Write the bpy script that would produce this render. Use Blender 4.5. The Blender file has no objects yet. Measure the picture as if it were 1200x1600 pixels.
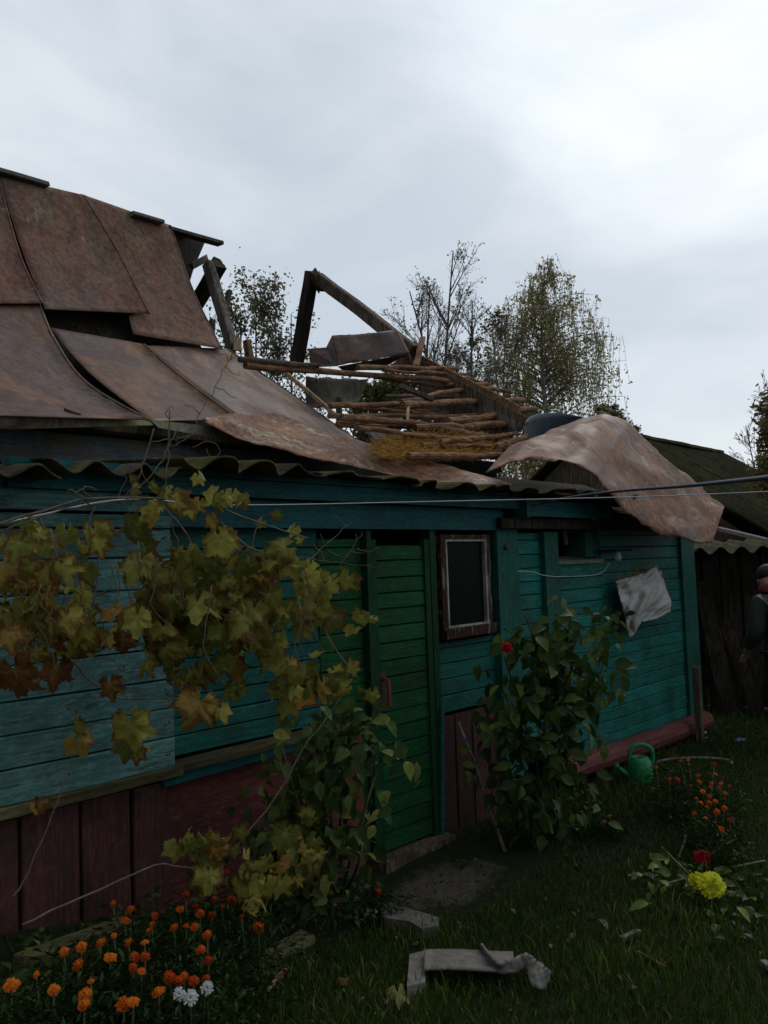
import bpy, math, random
import numpy as np
from mathutils import Vector, Matrix, noise
random.seed(7); np.random.seed(7)
S = bpy.context.scene
COL = S.collection
R_ = math.radians
# ------------------------------------------------------------------ camera
# world: X runs along the house front, Y into the house, Z up, metres; camera stands in the yard
YAW, PITCH, ROLL, FPX = 43.0, 3.6, 2.0, 1290.0
CAM = np.array([0.0, -3.25, 1.65])
_y, _p, _r = R_(YAW), R_(PITCH), R_(ROLL)
FW = np.array([math.cos(_y)*math.cos(_p), math.sin(_y)*math.cos(_p), math.sin(_p)])
_rt = np.array([math.sin(_y), -math.cos(_y), 0.0])
_up = np.cross(_rt, FW)
RT = _rt*math.cos(_r) - _up*math.sin(_r)
UP = _up*math.cos(_r) + _rt*math.sin(_r)
cd = bpy.data.cameras.new('camera'); cam = bpy.data.objects.new('camera', cd); COL.objects.link(cam)
M = Matrix(((RT[0], UP[0], -FW[0], CAM[0]), (RT[1], UP[1], -FW[1], CAM[1]), (RT[2], UP[2], -FW[2], CAM[2]), (0, 0, 0, 1)))
cam.matrix_world = M
cd.sensor_fit = 'VERTICAL'; cd.sensor_height = 36; cd.lens = FPX/1600*36; cd.clip_end = 900; cd.clip_start = 0.05
S.camera = cam
S.render.resolution_x = 768; S.render.resolution_y = 1024
S.view_settings.view_transform = 'Standard'; S.view_settings.look = 'None'
S.view_settings.exposure = 0.2; S.view_settings.gamma = 1.0
# ------------------------------------------------------------------ sky and sun
SUN_AZ, SUN_EL = R_(17), R_(40)          # measured from +X towards +Y: ahead and to the right, behind cloud
W = bpy.data.worlds.new('World'); S.world = W; W.use_nodes = True
nt = W.node_tree; nt.nodes.clear(); N = nt.nodes.new; L = nt.links.new
out = N('ShaderNodeOutputWorld'); add = N('ShaderNodeAddShader')
sky = N('ShaderNodeTexSky'); sky.sky_type = 'NISHITA'; sky.sun_disc = False
sky.sun_elevation = SUN_EL; sky.sun_rotation = math.pi/2 - SUN_AZ
bg1 = N('ShaderNodeBackground'); bg1.inputs[1].default_value = 0.05*0.25; L(sky.outputs[0], bg1.inputs[0])
tc = N('ShaderNodeTexCoord')
mp = N('ShaderNodeMapping'); mp.inputs['Scale'].default_value = (1.0, 1.0, 2.2); L(tc.outputs['Generated'], mp.inputs[0])
n1 = N('ShaderNodeTexNoise'); n1.inputs['Scale'].default_value = 2.6; n1.inputs['Detail'].default_value = 7; n1.inputs['Roughness'].default_value = 0.5; n1.inputs['Distortion'].default_value = 0.5
L(mp.outputs[0], n1.inputs['Vector'])
cr = N('ShaderNodeValToRGB'); L(n1.outputs[0], cr.inputs[0])
cr.color_ramp.elements[0].position = 0.36; cr.color_ramp.elements[0].color = (0.50, 0.56, 0.62, 1)
cr.color_ramp.elements[1].position = 0.65; cr.color_ramp.elements[1].color = (0.71, 0.755, 0.785, 1)
# cloud cover is brighter on the sun's side and dull behind the camera
dv = N('ShaderNodeVectorMath'); dv.operation = 'DOT_PRODUCT'; L(tc.outputs['Generated'], dv.inputs[0])
sd = Vector((math.cos(SUN_AZ)*math.cos(SUN_EL), math.sin(SUN_AZ)*math.cos(SUN_EL), math.sin(SUN_EL)))
dv.inputs[1].default_value = sd
mr = N('ShaderNodeMapRange'); mr.interpolation_type = 'SMOOTHSTEP'; L(dv.outputs['Value'], mr.inputs[0])
mr.inputs[1].default_value = -0.45; mr.inputs[2].default_value = 0.75; mr.inputs[3].default_value = 0.25; mr.inputs[4].default_value = 0.89
mr2 = N('ShaderNodeMapRange'); mr2.interpolation_type = 'SMOOTHSTEP'; L(dv.outputs['Value'], mr2.inputs[0])
mr2.inputs[1].default_value = 0.90; mr2.inputs[2].default_value = 1.0; mr2.inputs[3].default_value = 0.0; mr2.inputs[4].default_value = 0.22
ad = N('ShaderNodeMath'); ad.operation = 'ADD'; L(mr.outputs[0], ad.inputs[0]); L(mr2.outputs[0], ad.inputs[1])
bg2 = N('ShaderNodeBackground'); L(cr.outputs[0], bg2.inputs[0]); L(ad.outputs[0], bg2.inputs[1])
L(bg1.outputs[0], add.inputs[0]); L(bg2.outputs[0], add.inputs[1]); L(add.outputs[0], out.inputs[0])
sl = bpy.data.lights.new('sun', 'SUN'); sl.energy = 0.5; sl.angle = R_(24); sl.color = (1.0, 0.95, 0.88)
so = bpy.data.objects.new('sun', sl); COL.objects.link(so)
so.rotation_euler = (-sd).to_track_quat('-Z', 'Y').to_euler(); so.location = (0, 0, 20)

# ------------------------------------------------------------------ measuring helpers (pixel of the photo -> point in the yard)
def ray(px, py): return (px-600)/FPX*RT - (py-800)/FPX*UP + FW
def aty(px, py, y): d = ray(px, py); return CAM + d*(y-CAM[1])/d[1]
def atx(px, py, x): d = ray(px, py); return CAM + d*(x-CAM[0])/d[0]
def atz(px, py, z): d = ray(px, py); return CAM + d*(z-CAM[2])/d[2]
def atd(px, py, d): return CAM + ray(px, py)*d
def sstep(a, b, t):
    t = min(1, max(0, (t-a)/(b-a))); return t*t*(3-2*t)
def gz(x, y):
    h = 0.36*(1-sstep(1.0, 3.1, x))*(0.35+0.65*sstep(-3.0, -0.9, y))
    h += 0.03*noise.noise(Vector((x*0.9, y*0.9, 0))) + 0.012*noise.noise(Vector((x*4, y*4, 3)))
    h -= 0.03*math.exp(-((x-3.4)**2/0.5+(y+0.35)**2/0.12))
    return h
def gp(px, py, h=0.0):
    d = ray(px, py); t = 0.6
    while t < 60:
        p = CAM+d*t
        if p[2] <= gz(p[0], p[1])+h: break
        t += 0.02
    return CAM+d*t
PROF = [(0.4, 2.30), (0.85, 2.50), (1.1, 2.61), (1.6, 2.92), (2.1, 3.24), (2.45, 3.60), (2.88, 4.20), (3.2, 4.82), (3.4, 5.2)]
def prof(y):
    if y <= PROF[0][0]: return PROF[0][1]-(PROF[0][0]-y)*0.4
    for (a, b), (c, d) in zip(PROF, PROF[1:]):
        if y <= c: return b+(d-b)*(y-a)/(c-a)
    return PROF[-1][1]
def onroof(px, py, off=0.0):
    d = ray(px, py); lo, hi = 3.0, 9.0; t = 3.0; prev = None
    while t < 14:
        p = CAM+d*t
        if p[1] > 0.2 and p[2]-prof(p[1])-off < 0:
            break
        t += 0.01
    a, b = t-0.01, t
    for _ in range(12):
        m = (a+b)/2; p = CAM+d*m
        if p[2]-prof(p[1])-off < 0: b = m
        else: a = m
    return CAM+d*b
def onplane(px, py, a=(3.2, 4.75), b=(0.7, 2.72), off=0):   # the bare rafters' slope
    k = (a[1]-b[1])/(a[0]-b[0]); d = ray(px, py)
    t = (b[1]+off + k*(CAM[1]-b[0]) - CAM[2])/(d[2]-k*d[1])
    return CAM+d*t

# ------------------------------------------------------------------ materials
def newmat(name):
    m = bpy.data.materials.new(name); m.use_nodes = True
    t = m.node_tree; b = t.nodes['Principled BSDF']; return m, t, b
def ramp(t, src, stops):
    c = t.nodes.new('ShaderNodeValToRGB'); t.links.new(src, c.inputs[0])
    e = c.color_ramp.elements
    while len(e) < len(stops): e.new(0.5)
    for i, (p, col) in enumerate(stops): e[i].position = p; e[i].color = (*col, 1)
    return c.outputs[0]
def nz(t, scale, detail=5, stretch=(1, 1, 1), rough=0.6, dist=0.0, kind='noise', rot=(0, 0, 0)):
    co = t.nodes.new('ShaderNodeTexCoord'); mpn = t.nodes.new('ShaderNodeMapping')
    mpn.inputs['Scale'].default_value = stretch; mpn.inputs['Rotation'].default_value = rot
    t.links.new(co.outputs['Object'], mpn.inputs[0])
    if kind == 'noise':
        n = t.nodes.new('ShaderNodeTexNoise'); n.inputs['Scale'].default_value = scale; n.inputs['Detail'].default_value = detail
        n.inputs['Roughness'].default_value = rough; n.inputs['Distortion'].default_value = dist
    else:
        n = t.nodes.new('ShaderNodeTexVoronoi'); n.inputs['Scale'].default_value = scale
    t.links.new(mpn.outputs[0], n.inputs['Vector']); return n.outputs[0]
def mix(t, f, a, b, mode='MIX'):
    m = t.nodes.new('ShaderNodeMix'); m.data_type = 'RGBA'; m.blend_type = mode
    for i, v in ((0, f), (6, a), (7, b)):
        if isinstance(v, (int, float)): m.inputs[i].default_value = v
        elif isinstance(v, tuple): m.inputs[i].default_value = (*v, 1)
        else: t.links.new(v, m.inputs[i])
    return m.outputs[2]
def bump(t, b, src, strength=0.4, dist=0.01):
    n = t.nodes.new('ShaderNodeBump'); n.inputs['Strength'].default_value = strength; n.inputs['Distance'].default_value = dist
    t.links.new(src, n.inputs['Height']); t.links.new(n.outputs[0], b.inputs['Normal'])
def tintval(t):
    at = t.nodes.new('ShaderNodeAttribute'); at.attribute_name = 'tint'
    sp = t.nodes.new('ShaderNodeSeparateColor'); t.links.new(at.outputs['Color'], sp.inputs[0]); return sp.outputs[0]
def painted(name, c1, c2, worn=(0.2, 0.17, 0.13), wear=0.6, axis='x', rough=0.6, dirt=0.6):
    m, t, b = newmat(name)
    st = {'x': (0.5, 6, 11), 'z': (11, 6, 0.5)}[axis]
    a = nz(t, 1.6, 4); g = nz(t, 7, 8, st, 0.7, 0.3); w = nz(t, 4.5, 9, {'x': (1, 3, 6), 'z': (6, 3, 1)}[axis], 0.72, 0.5); fine = nz(t, 60, 4, {'x': (.3, 1, 1), 'z': (1, 1, .3)}[axis], 0.8)
    base = mix(t, ramp(t, a, [(0.38, (0, 0, 0)), (0.62, (1, 1, 1))]), c1, c2)
    base = mix(t, ramp(t, tintval(t), [(0.0, (0.5, 0.5, 0.5)), (1.0, (1.3, 1.3, 1.3))]), (0, 0, 0), base) if False else mix(t, 1.0, base, ramp(t, tintval(t), [(0.0, (0.62, 0.64, 0.66)), (1.0, (1.0, 1.0, 1.0))]), 'MULTIPLY')
    base = mix(t, ramp(t, g, [(0.42, (0, 0, 0)), (0.62, (0.7, 0.7, 0.7))]), base, tuple(v*0.38 for v in c1))
    base = mix(t, ramp(t, fine, [(0.5, (0, 0, 0)), (0.7, (0.5, 0.5, 0.5))]), base, tuple(min(1, v*1.5+0.01) for v in c2))
    d = nz(t, 2.6, 8, (1, 1, 1), 0.7); base = mix(t, ramp(t, d, [(0.46, (0, 0, 0)), (0.68, (dirt, dirt, dirt))]), base, (0.02, 0.02, 0.016))
    base = mix(t, ramp(t, w, [(wear, (0, 0, 0)), (wear+0.05, (0.9, 0.9, 0.9))]), base, worn)
    t.links.new(base, b.inputs['Base Color']); b.inputs['Roughness'].default_value = rough
    b.inputs['Specular IOR Level'].default_value = 0.12
    bump(t, b, mix(t, 0.5, g, w), 0.7, 0.008); return m
def wood(name, c1, c2, rough=0.85, sc=1.0, axis=(12, 12, 1.2)):
    m, t, b = newmat(name)
    g = nz(t, 4*sc, 8, axis, 0.65, 0.4); a = nz(t, 2.0*sc, 4)
    base = mix(t, ramp(t, g, [(0.4, (0, 0, 0)), (0.6, (1, 1, 1))]), tuple(v*0.6 for v in c1), c2)
    base = mix(t, ramp(t, a, [(0.45, (0, 0, 0)), (0.62, (0.7, 0.7, 0.7))]), base, tuple(v*0.4 for v in c1))
    t.links.new(base, b.inputs['Base Color']); b.inputs['Roughness'].default_value = rough
    b.inputs['Specular IOR Level'].default_value = 0.08
    bump(t, b, g, 0.8, 0.012); return m
def rusty(name, stops, pale=(0.42, 0.36, 0.3), palepos=0.56, rough=0.5, moss=None, grain=0.8, spec=0.25, st=(1.3, .6, .6)):
    m, t, b = newmat(name)
    a = nz(t, 1.5, 10, st, 0.62, 0.4); f = nz(t, 30, 8, (1, .7, .7), 0.8); md = nz(t, 7, 9, st, 0.75, 0.5); p = nz(t, 3.2, 12, (1, 1.6, 1), 0.78, 0.6)
    k = [(0.40, stops[0][1]), (0.48, stops[1][1]), (0.55, stops[2][1])]+([(0.63, stops[3][1])] if len(stops) > 3 else [])
    base = ramp(t, a, k); lo = tuple(v*0.35 for v in stops[0][1])
    base = mix(t, ramp(t, md, [(0.47, (0, 0, 0)), (0.62, (0.6, 0.6, 0.6))]), base, lo)
    base = mix(t, ramp(t, p, [(palepos, (0, 0, 0)), (palepos+0.09, (0.8, 0.8, 0.8))]), base, pale)
    base = mix(t, ramp(t, f, [(0.45, (0, 0, 0)), (0.60, (grain, grain, grain))]), base, lo)
    if moss:
        q = nz(t, 2.4, 10, (1, 1, 1), 0.75); base = mix(t, ramp(t, q, [(0.47, (0, 0, 0)), (0.58, (0.85, 0.85, 0.85))]), base, moss)
    t.links.new(base, b.inputs['Base Color'])
    rr = ramp(t, a, [(0.4, (rough-0.08,)*3), (0.62, (rough+0.2,)*3)]); t.links.new(rr, b.inputs['Roughness'])
    b.inputs['Specular IOR Level'].default_value = spec
    bump(t, b, mix(t, 0.5, nz(t, 4.0, 4), f), 0.55, 0.010); return m
def plain(name, c, rough=0.6, spec=0.3, var=0.25, scale=12, metal=0.0, bmp=0.2):
    m, t, b = newmat(name)
    n = nz(t, scale, 6)
    t.links.new(mix(t, ramp(t, n, [(0.3, (0, 0, 0)), (0.7, (1, 1, 1))]), tuple(v*(1-var) for v in c), tuple(min(1, v*(1+var)) for v in c)), b.inputs['Base Color'])
    b.inputs['Roughness'].default_value = rough; b.inputs['Specular IOR Level'].default_value = spec; b.inputs['Metallic'].default_value = metal
    bump(t, b, n, bmp, 0.01); return m
def leafmat(name, stops, rough=0.5, trans=0.25, spot=None, veins=False):
    """stops over the per-leaf attribute 'tint' (x) ; y = distance from the leaf's middle"""
    m, t, b = newmat(name)
    at = t.nodes.new('ShaderNodeAttribute'); at.attribute_name = 'tint'
    sp = t.nodes.new('ShaderNodeSeparateColor'); t.links.new(at.outputs['Color'], sp.inputs[0])
    base = ramp(t, sp.outputs[0], stops)
    n = nz(t, 26, 5)
    base = mix(t, ramp(t, n, [(0.35, (0, 0, 0)), (0.7, (0.55, 0.55, 0.55))]), base, tuple(v*0.45 for v in stops[0][1]))
    if spot:
        mm = t.nodes.new('ShaderNodeMath'); mm.operation = 'MULTIPLY_ADD'
        t.links.new(nz(t, 9, 4), mm.inputs[0]); mm.inputs[1].default_value = 1.5; t.links.new(sp.outputs[1], mm.inputs[2])
        base = mix(t, ramp(t, mm.outputs[0], [(0.0, (0, 0, 0)), (1.0, (0, 0, 0))] if False else [(0.86, (0, 0, 0)), (1.0, (0.8, 0.8, 0.8))]), base, spot)
    if veins:
        base = mix(t, ramp(t, sp.outputs[2], [(0.45, (0, 0, 0)), (1.0, (0.35, 0.35, 0.35))]), base, (0.5, 0.46, 0.2))
    t.links.new(base, b.inputs['Base Color']); b.inputs['Roughness'].default_value = rough
    b.inputs['Specular IOR Level'].default_value = 0.10
    tr = t.nodes.new('ShaderNodeBsdfTranslucent'); t.links.new(base, tr.inputs[0])
    ms = t.nodes.new('ShaderNodeMixShader'); ms.inputs[0].default_value = trans
    o = t.nodes['Material Output']; t.links.new(b.outputs[0], ms.inputs[1]); t.links.new(tr.outputs[0], ms.inputs[2]); t.links.new(ms.outputs[0], o.inputs[0])
    bump(t, b, n, 0.3, 0.004); return m

MT = {}
MT['teal_left'] = painted('worn_teal_paint', (0.085, 0.215, 0.21), (0.15, 0.30, 0.275), (0.045, 0.05, 0.045), 0.570)
MT['teal'] = painted('teal_paint', (0.010, 0.115, 0.105), (0.016, 0.15, 0.12), (0.05, 0.07, 0.05), 0.590)
MT['teal_beam'] = painted('blue_teal_paint', (0.014, 0.12, 0.14), (0.022, 0.15, 0.16), (0.06, 0.07, 0.06), 0.600)
MT['teal_right'] = painted('sea_green_paint', (0.014, 0.185, 0.15), (0.03, 0.26, 0.22), (0.02, 0.05, 0.045), 0.570)
MT['teal_right_v'] = painted('sea_green_post_paint', (0.016, 0.13, 0.095), (0.022, 0.165, 0.12), (0.02, 0.05, 0.045), 0.590, 'z')
MT['green'] = painted('door_green_paint', (0.008, 0.085, 0.022), (0.014, 0.115, 0.034), (0.01, 0.04, 0.02), 0.590)
MT['green_v'] = painted('door_frame_green_paint', (0.007, 0.06, 0.022), (0.010, 0.08, 0.03), (0.01, 0.03, 0.02), 0.590, 'z')
MT['maroon'] = painted('maroon_paint', (0.105, 0.042, 0.04), (0.14, 0.055, 0.052), (0.06, 0.04, 0.035), 0.555, 'z')
MT['pink'] = painted('faded_red_paint', (0.20, 0.062, 0.056), (0.25, 0.08, 0.068), (0.15, 0.09, 0.07), 0.570)
MT['winframe'] = painted('dark_red_frame_paint', (0.045, 0.016, 0.014), (0.075, 0.026, 0.02), (0.25, 0.2, 0.17), 0.555, 'z')
MT['white'] = painted('dirty_white_paint', (0.5, 0.48, 0.4), (0.6, 0.57, 0.5), (0.2, 0.17, 0.13), 0.540, 'z')
MT['bluegrey'] = painted('blue_grey_board_paint', (0.14, 0.20, 0.24), (0.17, 0.23, 0.25), (0.16, 0.11, 0.08), 0.500)
MT['sill'] = painted('pale_sill_paint', (0.22, 0.30, 0.26), (0.30, 0.34, 0.28), (0.2, 0.16, 0.12), 0.530)
MT['wood_old'] = wood('old_dark_timber', (0.11, 0.08, 0.055), (0.20, 0.15, 0.11))
MT['wood_brown'] = wood('brown_batten_timber', (0.19, 0.10, 0.052), (0.36, 0.195, 0.105), axis=(2, 10, 10))
MT['wood_grey'] = wood('grey_timber', (0.15, 0.13, 0.11), (0.27, 0.24, 0.21))
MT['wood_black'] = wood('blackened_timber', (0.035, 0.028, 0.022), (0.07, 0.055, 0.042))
MT['wood_pale'] = wood('fresh_split_timber', (0.42, 0.30, 0.17), (0.58, 0.44, 0.27))
MT['wood_moss'] = wood('mossy_weathered_timber', (0.10, 0.09, 0.045), (0.20, 0.17, 0.09), axis=(1.5, 10, 10))
MT['rust_up'] = rusty('rusty_roof_sheet', [(0, (0.18, 0.118, 0.092)), (0, (0.225, 0.135, 0.10)), (0, (0.25, 0.12, 0.09)), (0, (0.245, 0.17, 0.115))], (0.44, 0.35, 0.24), 0.575, 0.7, grain=.7, spec=.08)
MT['rust_low'] = rusty('smooth_rusty_roof_sheet', [(0, (0.14, 0.088, 0.074)), (0, (0.25, 0.125, 0.06)), (0, (0.145, 0.078, 0.058)), (0, (0.165, 0.112, 0.10))], (0.30, 0.20, 0.11), 0.575, 0.44, grain=.6, spec=.16)
MT['rust_torn'] = rusty('bright_rust_sheet', [(0, (0.24, 0.145, 0.115)), (0, (0.42, 0.20, 0.10)), (0, (0.27, 0.14, 0.095)), (0, (0.36, 0.24, 0.17))], (0.62, 0.50, 0.34), 0.53, 0.6, grain=.8, spec=.10, st=(.8, 1, 1))
MT['rust_torn_grey'] = rusty('weathered_rust_sheet', [(0, (0.16, 0.088, 0.062)), (0, (0.32, 0.14, 0.062)), (0, (0.18, 0.088, 0.058)), (0, (0.23, 0.145, 0.10))], (0.50, 0.38, 0.23), 0.555, 0.55, grain=.8, spec=.12, st=(1, 1, 1))
MT['rust_dark'] = rusty('dark_brown_sheet', [(0, (0.065, 0.034, 0.027)), (0, (0.11, 0.052, 0.038)), (0, (0.13, 0.066, 0.05))], (0.15, 0.09, 0.065), 0.60, 0.5, spec=.18)
MT['rust_green'] = rusty('green_brown_sheet', [(0, (0.05, 0.045, 0.03)), (0, (0.095, 0.078, 0.05)), (0, (0.08, 0.055, 0.04))], (0.16, 0.14, 0.08), 0.58, 0.7, spec=.1)
MT['rust_back'] = plain('sheet_back_blue_grey', (0.055, 0.085, 0.115), 0.55, 0.3, 0.35, 9, 0.0)
MT['rust_edge'] = rusty('mossy_sheet_edge', [(0, (0.13, 0.12, 0.10)), (0, (0.17, 0.155, 0.115)), (0, (0.19, 0.16, 0.15))], (0.26, 0.25, 0.16), 0.58, 0.7, (0.16, 0.15, 0.04))
MT['slate'] = rusty('mossy_corrugated_cement', [(0, (0.055, 0.05, 0.037)), (0, (0.08, 0.07, 0.05)), (0, (0.11, 0.10, 0.075))], (0.2, 0.19, 0.13), 0.57, 0.9, (0.10, 0.09, 0.022), spec=.05)
MT['slate_far'] = rusty('dark_mossy_corrugated_cement', [(0, (0.035, 0.036, 0.024)), (0, (0.06, 0.057, 0.036)), (0, (0.075, 0.066, 0.045))], (0.12, 0.11, 0.06), 0.55, 0.98, (0.055, 0.06, 0.02), spec=.03, st=(3, .5, .5))
MT['slate_pale'] = plain('pale_grey_cement', (0.17, 0.155, 0.14), 0.85, 0.2, 0.35, 20)
MT['dark'] = plain('shade_dark_interior', (0.03, 0.026, 0.022), 0.9, 0.1, 0.4, 3)  # near-black colour carries the shade of the closed interior
MT['straw'] = leafmat('dry_straw', [(0.0, (0.34, 0.17, 0.04)), (0.5, (0.56, 0.31, 0.08)), (1.0, (0.72, 0.46, 0.16))], 0.8, 0.15)
MT['vine_leaf'] = leafmat('grape_leaf', [(0.0, (0.075, 0.095, 0.02)), (0.35, (0.21, 0.21, 0.04)), (0.62, (0.44, 0.40, 0.085)), (0.82, (0.42, 0.25, 0.055)), (1.0, (0.22, 0.085, 0.025))], 0.55, 0.3, (0.10, 0.04, 0.015), True)
MT['vine_stem'] = plain('grape_vine_bark', (0.16, 0.13, 0.09), 0.85, 0.2, 0.4, 30)
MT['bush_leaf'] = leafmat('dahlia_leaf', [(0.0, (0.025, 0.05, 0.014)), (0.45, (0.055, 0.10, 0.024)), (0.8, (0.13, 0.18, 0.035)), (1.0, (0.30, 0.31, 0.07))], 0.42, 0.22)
MT['bush_stem'] = plain('dahlia_stem', (0.07, 0.085, 0.03), 0.6)
MT['mg_leaf'] = leafmat('marigold_leaf', [(0.0, (0.02, 0.04, 0.012)), (1.0, (0.05, 0.085, 0.02))], 0.6, 0.2)
MT['orange'] = leafmat('orange_petal', [(0.0, (0.32, 0.03, 0.006)), (0.45, (0.6, 0.085, 0.01)), (1.0, (0.95, 0.30, 0.025))], 0.6, 0.3)
MT['red'] = leafmat('crimson_petal', [(0.0, (0.35, 0.004, 0.01)), (1.0, (0.55, 0.012, 0.03))], 0.5, 0.2)
MT['yellow'] = leafmat('yellow_petal', [(0.0, (0.62, 0.6, 0.02)), (1.0, (0.85, 0.85, 0.06))], 0.5, 0.3)
MT['daisy'] = leafmat('white_petal', [(0.0, (0.6, 0.62, 0.6)), (1.0, (0.75, 0.75, 0.72))], 0.5, 0.2)
MT['grass'] = leafmat('grass_blade', [(0.0, (0.025, 0.048, 0.008)), (0.6, (0.06, 0.11, 0.016)), (0.9, (0.12, 0.17, 0.03)), (1.0, (0.26, 0.22, 0.09))], 0.6, 0.2)
MT['birch_leaf'] = leafmat('birch_leaf', [(0.0, (0.26, 0.27, 0.12)), (0.5, (0.42, 0.39, 0.16)), (0.85, (0.6, 0.48, 0.17)), (1.0, (0.55, 0.32, 0.12))], 0.7, 0.6)
MT['tree_leaf'] = leafmat('dull_tree_leaf', [(0.0, (0.08, 0.095, 0.04)), (0.6, (0.14, 0.15, 0.06)), (1.0, (0.28, 0.16, 0.07))], 0.7, 0.5)
MT['twig'] = plain('grey_brown_bark', (0.15, 0.13, 0.115), 0.9, 0.1)
MT['birch_bark'] = plain('pale_birch_bark', (0.36, 0.34, 0.31), 0.8, 0.2, 0.45, 4)
MT['fallen'] = leafmat('fallen_leaf', [(0.0, (0.12, 0.05, 0.02)), (0.5, (0.22, 0.16, 0.07)), (0.8, (0.2, 0.2, 0.05)), (1.0, (0.2, 0.22, 0.13))], 0.7, 0.15)
MT['can'] = plain('green_plastic', (0.018, 0.20, 0.065), 0.5, 0.3, 0.4, 14, 0, 0.03)
MT['bag'] = plain('woven_white_sack', (0.50, 0.48, 0.45), 0.8, 0.2, 0.22, 9)
MT['cable'] = plain('grey_cable_rubber', (0.05, 0.06, 0.08), 0.45, 0.4, 0.15)
MT['wire'] = plain('pale_line', (0.55, 0.55, 0.57), 0.5, 0.4, 0.1)
MT['jacket'] = plain('dark_olive_jacket', (0.035, 0.045, 0.04), 0.85, 0.2, 0.3, 8)
MT['trousers'] = plain('dark_navy_trousers', (0.012, 0.013, 0.018), 0.85, 0.2, 0.3, 8)
MT['skin'] = plain('skin', (0.38, 0.2, 0.14), 0.55, 0.3, 0.08)
MT['hair'] = plain('dark_hair', (0.02, 0.015, 0.012), 0.6)
MT['collar'] = plain('dull_red_scarf', (0.16, 0.035, 0.045), 0.85)
MT['shoe'] = plain('blue_grey_shoe', (0.04, 0.05, 0.07), 0.6)
MT['blue'] = plain('blue_plastic', (0.10, 0.17, 0.33), 0.45, 0.4)
MT['pvc'] = plain('dirty_white_plastic', (0.5, 0.5, 0.48), 0.5, 0.4)
MT['hoop'] = plain('pale_grey_pipe', (0.15, 0.155, 0.145), 0.6)
MT['redh'] = plain('worn_red_handle', (0.20, 0.05, 0.03), 0.5)
MT['iron'] = plain('rusty_iron', (0.10, 0.06, 0.045), 0.7, 0.4, 0.4, 25, 0.5)
MT['stone'] = plain('grey_brown_concrete', (0.16, 0.14, 0.125), 0.9, 0.15, 0.4, 14, 0, 0.6)
def glass_mat():
    m, t, b = newmat('dark_room_window_glass')  # opaque black pane, painted as the unlit room behind it
    b.inputs['Base Color'].default_value = (0.02, 0.02, 0.022, 1); b.inputs['Roughness'].default_value = 0.12
    b.inputs['Base Color'].default_value = (0.008, 0.009, 0.009, 1); b.inputs['Specular IOR Level'].default_value = 0.03; b.inputs['Roughness'].default_value = 0.3; return m
MT['glass'] = glass_mat()
def ground_mat():
    m, t, b = newmat('yard_soil_and_turf')
    a = nz(t, 0.9, 6); f = nz(t, 30, 6)
    base = ramp(t, a, [(0.35, (0.030, 0.024, 0.017)), (0.5, (0.022, 0.030, 0.012)), (0.7, (0.030, 0.038, 0.014))])
    co = t.nodes.new('ShaderNodeTexCoord'); sp = t.nodes.new('ShaderNodeSeparateXYZ'); t.links.new(co.outputs['Object'], sp.inputs[0])
    # trodden earth in front of the door
    vm = t.nodes.new('ShaderNodeVectorMath'); vm.operation = 'SUBTRACT'; t.links.new(co.outputs['Object'], vm.inputs[0]); vm.inputs[1].default_value = (3.35, -0.45, 0)
    vs = t.nodes.new('ShaderNodeVectorMath'); vs.operation = 'MULTIPLY'; t.links.new(vm.outputs[0], vs.inputs[0]); vs.inputs[1].default_value = (1.5, 2.1, 0)
    vl = t.nodes.new('ShaderNodeVectorMath'); vl.operation = 'LENGTH'; t.links.new(vs.outputs[0], vl.inputs[0])
    ma = t.nodes.new('ShaderNodeMath'); ma.operation = 'MULTIPLY_ADD'; t.links.new(nz(t, 5, 5), ma.inputs[0]); ma.inputs[1].default_value = 0.9; t.links.new(vl.outputs['Value'], ma.inputs[2])
    base = mix(t, ramp(t, ma.outputs[0], [(0.95, (1, 1, 1)), (1.0, (0, 0, 0))]) if False else ramp(t, ma.outputs[0], [(0.75, (1, 1, 1)), (1.0, (0, 0, 0))]), base, mix(t, f, (0.06, 0.047, 0.036), (0.2, 0.165, 0.13)))
    base = mix(t, ramp(t, f, [(0.4, (0, 0, 0)), (0.7, (0.6, 0.6, 0.6))]), base, (0.012, 0.011, 0.007))
    t.links.new(base, b.inputs['Base Color']); b.inputs['Roughness'].default_value = 1.0; b.inputs['Specular IOR Level'].default_value = 0.1
    bump(t, b, f, 0.9, 0.03); return m
MT['ground'] = ground_mat()

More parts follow.
